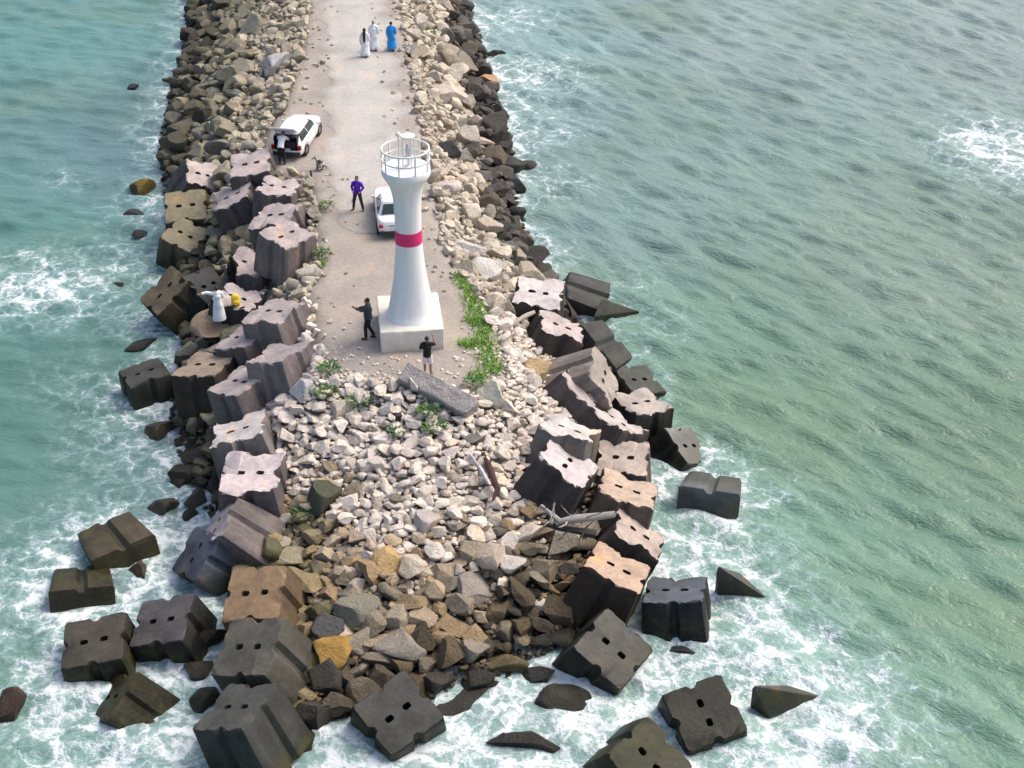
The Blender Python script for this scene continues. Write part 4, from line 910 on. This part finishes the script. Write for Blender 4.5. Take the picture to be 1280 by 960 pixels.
        tube(bm, [lerp(p['che'], p['nec'], .75), p['che'], p['wai'], p['pel'], lerp(p['pel'], p['wai'], -.45)], [.10, .175, .155, .168, .16], 14)
        tube(bm, [p['sL'], lerp(p['sL'], p['sR'], .5), p['sR']], [.08, .12, .08], 10)
        for q in 'LR': tube(bm, [p['s'+q], lerp(p['s'+q], p['e'+q], .95)] + ([lerp(p['e'+q], p['w'+q], .85)] if outfit == 'long' else []), [.08, .066] + ([.05] if outfit == 'long' else []), 10)
        voxel('shirt', bm, mt, root, .017, 2)
        bm = bmesh.new(); tube(bm, [p['hL']+Vector((0, 0, .04)), p['pel'], p['hR']+Vector((0, 0, .04))], [.11, .135, .11], 12)
        for q in 'LR':
            if shorts: tube(bm, [p['h'+q], lerp(p['h'+q], p['k'+q], .9)], [.108, .10], 12)
            else: tube(bm, [p['h'+q], p['k'+q], lerp(p['k'+q], p['a'+q], .93)], [.106, .076, .062], 12)
        voxel('shorts' if shorts else 'trousers', bm, ml, root, .017, 2)
    for q in 'LR':
        bm = bmesh.new(); tube(bm, [p['a'+q]-Vector((0, .045, .035)), lerp(p['a'+q], p['t'+q], .5)-Vector((0, 0, .012)), p['t'+q]+Vector((0, .02, 0))], [.05, .05, .035], 8)
        voxel('shoe', bm, cloth('shoe_leather', (.03, .025, .02)), root, .014, 1)
    if hair and not cap:
        bm = bmesh.new(); ball(bm, hd+up*.045-fw*.028, (.088, .095, .098), 12); voxel('hair', bm, HAIR, root, .015, 1)
    if cap:
        bm = bmesh.new(); ball(bm, hd+up*.055-fw*.015, (.088, .1, .085), 12); voxel('cap', bm, cloth('cap_cloth', cap), root, .015, 1)
    if scarf:
        bm = bmesh.new(); ball(bm, hd+up*.03-fw*.03, (.1, .11, .12), 12); tube(bm, [hd-fw*.09, p['nec']-fw*.12, p['che']-fw*.19, p['wai']-fw*.19, p['pel']-fw*.2], [.08, .1, .085, .075, .05], 10); voxel('headscarf', bm, cloth('scarf_cloth', scarf), root, .017, 2)
    return root
WALK = dict(kL=(-.1, .14, .52), aL=(-.1, .2, .09), tL=(-.11, .36, .05), kR=(.1, .02, .5), aR=(.1, -.26, .14), tR=(.11, -.13, .04), wL=(-.24, -.12, .92), wR=(.25, .2, .95))
GW = 'trio walking away along the track'
p1 = ground(457, 71); p2 = ground(468, 63); p3 = ground(490, 63)
person('person in white walking at the left of the trio, long black headscarf down the back', p1, R(-3), WALK, 1.68, 'robe', (.78, .78, .8), scarf=(.012, .012, .014), group=GW)
person('person in a white robe walking in the middle of the trio, grey cap', p2, R(2), WALK, 1.78, 'robe', (.74, .77, .8), cap=(.3, .29, .28), group=GW)
person('person in a bright blue dress walking at the right of the trio', p3, R(4), WALK, 1.72, 'robe', (.02, .27, .68), scarf=None, group=GW)
bend = dict(wai=(0, .10, 1.10), che=(0, .32, 1.2), nec=(0, .46, 1.28), hea=(0, .6, 1.34), sL=(-.18, .38, 1.24), sR=(.18, .38, 1.24), eL=(-.24, .6, 1.06), wL=(-.2, .84, .98), eR=(.24, .6, 1.06), wR=(.16, .84, .98), pel=(0, -.05, .95), hL=(-.09, -.05, .92), hR=(.09, -.05, .92))
person('person in a white shirt and black trousers leaning into the open car boot', ground(353, 205), R(-6), bend, 1.76, 'long', (.78, .8, .82), (.012, .012, .014))
person('person in a purple top standing with legs apart beside the parked car', ground(448, 263), R(165), dict(aL=(-.24, -.02, .08), kL=(-.18, .03, .5), tL=(-.28, .12, .035), aR=(.24, -.02, .08), kR=(.18, .03, .5), tR=(.28, .12, .035), eL=(-.29, -.06, 1.16), wL=(-.18, .12, 1.02), eR=(.29, -.06, 1.16), wR=(.18, .12, 1.02)), 1.74, 'long', (.11, .012, .42), (.03, .028, .03))
reach = dict(eL=(-.2, .2, 1.3), wL=(-.12, .46, 1.36), eR=(.2, .16, 1.24), wR=(.14, .42, 1.22), kL=(-.1, .1, .52), aL=(-.1, .1, .08), tL=(-.11, .26, .035), aR=(.1, -.18, .1), tR=(.11, -.04, .035))
P6 = person('person in dark grey shirt and black trousers holding out both arms beside the lighthouse plinth', (-5.72, 53.75, -.02), R(82), reach, 1.86, 'long', (.045, .05, .055), (.012, .012, .013))
photo = dict(eR=(.30, .12, 1.36), wR=(.2, .3, 1.6), eL=(-.27, .06, 1.16), wL=(-.14, .24, 1.12))
P7 = person('person in a black top and white shorts raising one arm toward the lighthouse', ground(535, 469), R(-3), photo, 1.74, 'shirt', (.008, .008, .009), (.72, .66, .68), shorts=True)
st = STAND; zst = -1.38
p8 = at_z(275, 402, zst)
person('person in a white robe on the rocks stretching an arm out to the left', p8, R(20), dict(eL=(-.42, .1, 1.46), wL=(-.66, .14, 1.42), eR=(.26, .05, 1.15), wR=(.16, .25, 1.1)), 1.72, 'robe', (.78, .82, .84), hair=True)
p10 = at_z(293, 364, -1.72)
person('person all in black standing between two grooved blocks', p10, R(60), dict(eR=(.3, -.08, 1.2), wR=(.12, .12, 1.1)), 1.74, 'robe', (.006, .006, .007), scarf=(.006, .006, .007))

# ------------------------------------------------------------------ small things
i12 = bidx('rosy-topped'); pb = on_block(i12, 295, 381)
bag = empty('backpack', pb, .4); tag(bag, 'small yellow backpack set down on the flat rosy-topped block', 'backpack')
M_YEL = cloth('nylon_yellow', (.78, .56, .05)); bm = bmesh.new(); loft(bm, [(0, 0, 0, .17, .12), (0, 0, .06, .19, .14), (0, 0, .3, .185, .13), (0, .0, .46, .15, .1), (0, 0, .52, .08, .06)], 18, .6); bm_obj('bag_body', bm, M_YEL, bag, 60)
bm = bmesh.new(); loft(bm, [(0, -.13, .05, .12, .05), (0, -.135, .1, .13, .06), (0, -.13, .22, .125, .05), (0, -.12, .27, .09, .03)], 14, .6); bm_obj('front_pocket', bm, M_YEL, bag, 60)
for q in (-1, 1):
    bm = bmesh.new(); tube(bm, [(q*.09, .1, .47), (q*.1, .17, .36), (q*.1, .16, .18), (q*.1, .11, .06)], .018, 6); bm_obj('shoulder_strap', bm, M_BLK, bag, 60)
for px, py, lab in [(291, 384, 'left'), (303, 386, 'right')]:
    b_ = on_block(i12, px, py); o = rock('stone', ROCKS[3], b_+Vector((0, 0, .04)), (.14, .09, .07), (0, 0, .5), (.03, .028, .027), f'small dark stone on the rosy-topped block, {"left" if lab == "left" else "right"} of the yellow backpack', 'stone')
# dog
def dog(label, loc, yaw):
    root = empty('dog', loc, yaw); tag(root, label, 'dog'); bm = bmesh.new()
    tube(bm, [(0, -.2, .17), (0, -.1, .28), (0, .04, .42), (0, .1, .5)], [.11, .135, .125, .08], 10)        # sitting trunk
    tube(bm, [(0, .1, .48), (0, .15, .58), (0, .17, .63)], [.075, .065, .07], 8)
    ball(bm, (0, .2, .66), (.07, .085, .07), 10); tube(bm, [(0, .24, .65), (0, .35, .62)], [.045, .03], 8)
    for q in (-1, 1):
        tube(bm, [(q*.045, .18, .71), (q*.07, .17, .76), (q*.075, .19, .72)], [.025, .02, .008], 6)          # ears
        tube(bm, [(q*.07, .1, .4), (q*.075, .12, .2), (q*.075, .15, .05), (q*.075, .2, .03)], [.05, .035, .028, .03], 8)      # front legs
        tube(bm, [(q*.11, -.16, .2), (q*.14, .02, .24), (q*.14, -.1, .07), (q*.13, .06, .035)], [.08, .07, .04, .03], 8)      # folded hind legs
    tube(bm, [(0, -.27, .12), (0.05, -.4, .06), (.15, -.48, .05)], [.035, .025, .012], 6)
    t = NT('dog_fur'); p = t.n('ShaderNodeTexCoord').outputs['Object']; n = t.noise(p, 6, 3); c = t.mix(t.ss(n.outputs[0], .5, .56), (.025, .022, .02), (.5, .44, .36))
    voxel('coat', bm, t.set(c, .9), root, .014, 2)
    bm = bmesh.new(); ball(bm, (0, .365, .625), .018, 8); bm_obj('nose', bm, M_BLK, root, 180); return root
dog('small black and tan dog sitting on the track edge near the open-boot car', ground(400, 212), R(110))
bm = bmesh.new(); tube(bm, [(0, 0, -.1), (.01, 0, .2), (0, .02, .42)], [.05, .055, .045], 8); o = bm_obj('stake', bm, plain('wood_dark', (.06, .045, .035), .9), None, 60); o.location = ground(389, 223); tag(o, 'short dark wooden stake at the road edge beside the dog', 'stake')
bm = bmesh.new(); box(bm, (0, 0, .18), (.2, .16, .46), None, .03); box(bm, (0, 0, .43), (.26, .2, .06), None, .02); o = bm_obj('bollard', bm, plain('bollard_black', (.015, .012, .012), .7), None, 40); o.location = ground(497, 530); o.rotation_euler = (.1, .1, .3); tag(o, 'short black post stub standing among the white rubble', 'post')
# fallen pillar
def pillar():
    a = at_z(509, 472, .25); b = at_z(588, 505, .2); c = (a+b)/2; d = Vector(b-a); L_ = d.length; bm = bmesh.new()
    box(bm, (0, 0, 0), (L_+.3, .8, .75), None, .07)
    bmesh.ops.subdivide_edges(bm, edges=[e for e in bm.edges if e.calc_length() > .5], cuts=7, use_grid_fill=True)
    g = np.random.default_rng(5); P_ = np.array([v.co[:] for v in bm.verts]); w = vnoise(P_[:, :2]+P_[:, 2:], 3.5, 71, 3)
    for v, k in zip(bm.verts, w): v.co *= 1+.05*k; v.co += Vector(g.normal(size=3)*.012)
    bmesh.ops.triangulate(bm, faces=bm.faces[:])
    o = bm_obj('concrete_pillar', bm, M_ROCK, None, 35); o.location = (c[0], c[1], .12); o.rotation_euler = (R(25), R(7), math.atan2(d.y, d.x)); o.color = (.36, .335, .325, 1)
    tag(o, 'long grey concrete pillar fallen across the head of the rubble slope', 'pillar')
pillar()
# driftwood
def log(pts, rad, col, label, name='driftwood_log', twigs=0, cat='driftwood', group=None):
    bm = bmesh.new(); P3 = [Vector(at_z(*q)) for q in pts]; c = P3[0].copy(); P3 = [q-c for q in P3]
    tube(bm, P3, rad, 10); g = np.random.default_rng(len(label))
    for k in range(twigs):
        t = g.uniform(.1, .95)*(len(P3)-1); i = int(t); q = P3[i].lerp(P3[min(i+1, len(P3)-1)], t-i); d = Vector(g.normal(size=3)); d.z = abs(d.z)*.5; d.normalize(); l = g.uniform(.4, .9)
        tube(bm, [q, q+d*l*.5, q+d*l+Vector(g.normal(size=3)*.1)], [.035, .024, .01], 6)
    bmesh.ops.subdivide_edges(bm, edges=[e for e in bm.edges if e.calc_length() > .25], cuts=2, use_grid_fill=True)
    for v in bm.verts: v.co += Vector(g.normal(size=3)*.012)
    o = bm_obj(name, bm, plain('weathered_wood', col, .95, var=.4, sc=8), None, 50); o.location = c; return tag(o, label, cat, group)
log([(676, 632, -1.05), (700, 652, -1.1), (722, 648, -1.05), (768, 643, -1.15)], [.06, .11, .15, .12], (.27, .255, .235), 'pale grey driftwood log lying below the light slotted block', twigs=9)
log([(676, 655, -1.5), (700, 660, -1.45), (745, 668, -1.6)], [.05, .1, .16], (.04, .04, .036), 'dark rotten driftwood log under the pale grey one', twigs=12)
log([(604, 566, -.9), (614, 590, -.95), (622, 612, -1.15), (616, 626, -1.3)], [.05, .13, .11, .04], (.075, .035, .03), 'short rust-brown log stuck upright in the white rubble', twigs=1)
log([(588, 568, -.75), (600, 585, -.85), (612, 606, -1.0)], [.05, .07, .05], (.5, .46, .47), 'thin pale stick beside the rust-brown log', name='driftwood_stick')
log([(636, 408, -.45), (655, 396, -.5), (668, 390, -.6)], [.09, .1, .08], (.33, .3, .26), 'grey timber leaning by the whitest two-hole block', name='driftwood_stick')
# ------------------------------------------------------------------ grass and weeds
def leaf_mat(name, a, b):
    t = NT(name); oi = t.n('ShaderNodeNewGeometry').outputs['Random Per Island']; c = t.mix(oi, a, b); t.b.inputs['Subsurface Weight'].default_value = 0
    return t.set(c, .6)
M_GRASS = leaf_mat('grass_blades', (.12, .30, .03), (.26, .42, .07)); M_WEED = leaf_mat('weed_leaves', (.03, .11, .02), (.10, .20, .04))
GV, GF = [], []
def blade(p, l, w, lean, az):
    d = Vector((math.cos(az), math.sin(az), 0)); s_ = Vector((-d.y, d.x, 0))*w; b = len(GV); q = Vector(p)
    GV.extend([q-s_, q+s_, q+d*lean*l*.4+Vector((0, 0, l*.6))+s_*.7, q+d*lean*l*.4+Vector((0, 0, l*.6))-s_*.7, q+d*lean*l+Vector((0, 0, l*.9))])
    GF.extend([(b, b+1, b+2, b+3), (b+3, b+2, b+4)])
g = np.random.default_rng(3)
STRIP = [(573, 345), (584, 362), (594, 385), (602, 410), (607, 435), (612, 455), (620, 470)]; WID = [7, 10, 14, 15, 15, 16, 12]
for k in range(5600):
    t = g.uniform(0, len(STRIP)-1.001); i = int(t); f = t-i; x = STRIP[i][0]*(1-f)+STRIP[i+1][0]*f; y = STRIP[i][1]*(1-f)+STRIP[i+1][1]*f; w = WID[i]*(1-f)+WID[i+1]*f
    px, py = x+g.normal()*w*.5, y+g.normal()*3
    if math.sin(px*.55+1)*math.sin(py*.21) < -.5 : continue
    p = ground(px, py) if k % 4 == 0 else at_z(px, py, -.05 if px < 600 else -.2)
    blade((p[0], p[1], float(hfast(p[0],p[1]))-.03), g.uniform(.07, .2), g.uniform(.012, .024), g.uniform(.2, .9), g.uniform(0, 6.28))
for cx_, cy_, n_, r_ in [(585, 430, 350, 6), (400, 330, 160, 5), (610, 487, 260, 8), (597, 470, 240, 7), (590, 400, 200, 6), (375, 5, 140, 7), (350, 20, 100, 6)]:
    for k in range(n_):
        p = at_z(cx_+g.normal()*r_, cy_+g.normal()*r_*.5, 0); blade((p[0], p[1], float(hfast(p[0],p[1]))-.02), g.uniform(.1, .26), .014, g.uniform(.2, .9), g.uniform(0, 6.28))
me = raw_mesh('grass', GV, GF); tag(mesh_obj('grass', me, M_GRASS), 'bright green grass strip along the right side of the lookout clearing', 'grass', None, 'stuff')
def weed(px, py, r, n, label, group=None):
    p = ground(px, py); bm = bmesh.new(); g = np.random.default_rng(int(px+py))
    for k in range(n):
        a = g.uniform(0, 6.28); rr = r*math.sqrt(g.random()); b = Vector((rr*math.cos(a), rr*math.sin(a)*.8, g.uniform(.02, .28))); d = Vector((math.cos(a+g.normal()*.6), math.sin(a+g.normal()*.6), g.uniform(.1, .9))).normalized(); l = g.uniform(.08, .2); s_ = d.cross(Vector((0, 0, 1))).normalized()*l*.3
        v = [bm.verts.new(b), bm.verts.new(b+d*l*.5+s_), bm.verts.new(b+d*l), bm.verts.new(b+d*l*.5-s_)]; bm.faces.new(v)
    for k in range(6):
        a = g.uniform(0, 6.28); tube(bm, [(0, 0, -.05), (r*.5*math.cos(a), r*.4*math.sin(a), .12), (r*.8*math.cos(a), r*.7*math.sin(a), .22)], [.012, .009, .004], 5)
    me = bpy.data.meshes.new('weed'); bm.to_mesh(me); bm.free(); o = mesh_obj('weed', me, M_WEED); o.location = p+np.array([0, 0, .1]); tag(o, label, 'weed', group)
weed(411, 467, .42, 150, 'leafy green weed right of the white rounded boulder'); weed(408, 497, .38, 130, 'green weed above the cream boulder at the left end of the rubble')
weed(450, 508, .45, 150, 'low green weed left of the cream stones in front of the clearing'); weed(538, 520, .5, 200, 'bright green weed under the fallen pillar'); weed(543, 541, .45, 170, 'spreading weed among white stones below the fallen pillar')
weed(497, 545, .3, 80, 'small weed beside the black post stub'); weed(402, 322, .4, 150, 'dark green weed beside the tall grooved pillars'); weed(590, 483, .35, 110, 'green weed at the right end of the fallen pillar')
weed(408, 262, .35, 90, 'grey-green weed among pale stones at the left road edge'); weed(380, 650, .35, 90, 'yellow-green weed beside the mossy square stone'); weed(535, 45, .45, 110, 'dry olive shrub on the right bank beside the walking trio')
# ------------------------------------------------------------------ camera, sky, sun
cam = bpy.data.cameras.new('camera'); cam.sensor_width = 36; cam.lens = F/1280*36; cam.clip_end = 12000; cam.clip_start = .5
co = link(bpy.data.objects.new('camera', cam)); co.location = CAM; co.rotation_euler = (math.pi/2-PITCH, 0, 0); bpy.context.scene.camera = co
SUN_EL, SUN_AZ = 52, 62      # azimuth measured clockwise from +Y: high behind the pier, to the right
w = bpy.data.worlds.new('World'); bpy.context.scene.world = w; w.use_nodes = True; nt = w.node_tree; bg = nt.nodes['Background']
sk = nt.nodes.new('ShaderNodeTexSky'); sk.sky_type = 'NISHITA'; sk.sun_disc = False; sk.sun_elevation = R(SUN_EL); sk.sun_rotation = R(SUN_AZ); sk.air_density = 1.0; sk.dust_density = 6.0; sk.ozone_density = 1.0
nt.links.new(sk.outputs[0], bg.inputs[0]); bg.inputs[1].default_value = .15
sl = bpy.data.lights.new('sun', 'SUN'); sl.energy = .95; sl.angle = R(25); sl.color = (1, .93, .84)
so_ = link(bpy.data.objects.new('sun', sl)); so_.rotation_euler = (R(90-SUN_EL), 0, R(180-SUN_AZ)); so_.location = (0, 40, 60)
sc = bpy.context.scene; sc.view_settings.view_transform = 'Standard'; sc.view_settings.look = 'None'; sc.view_settings.gamma = 1; sc.view_settings.exposure = .63
sc.cycles.max_bounces = 6; sc.cycles.use_denoising = True
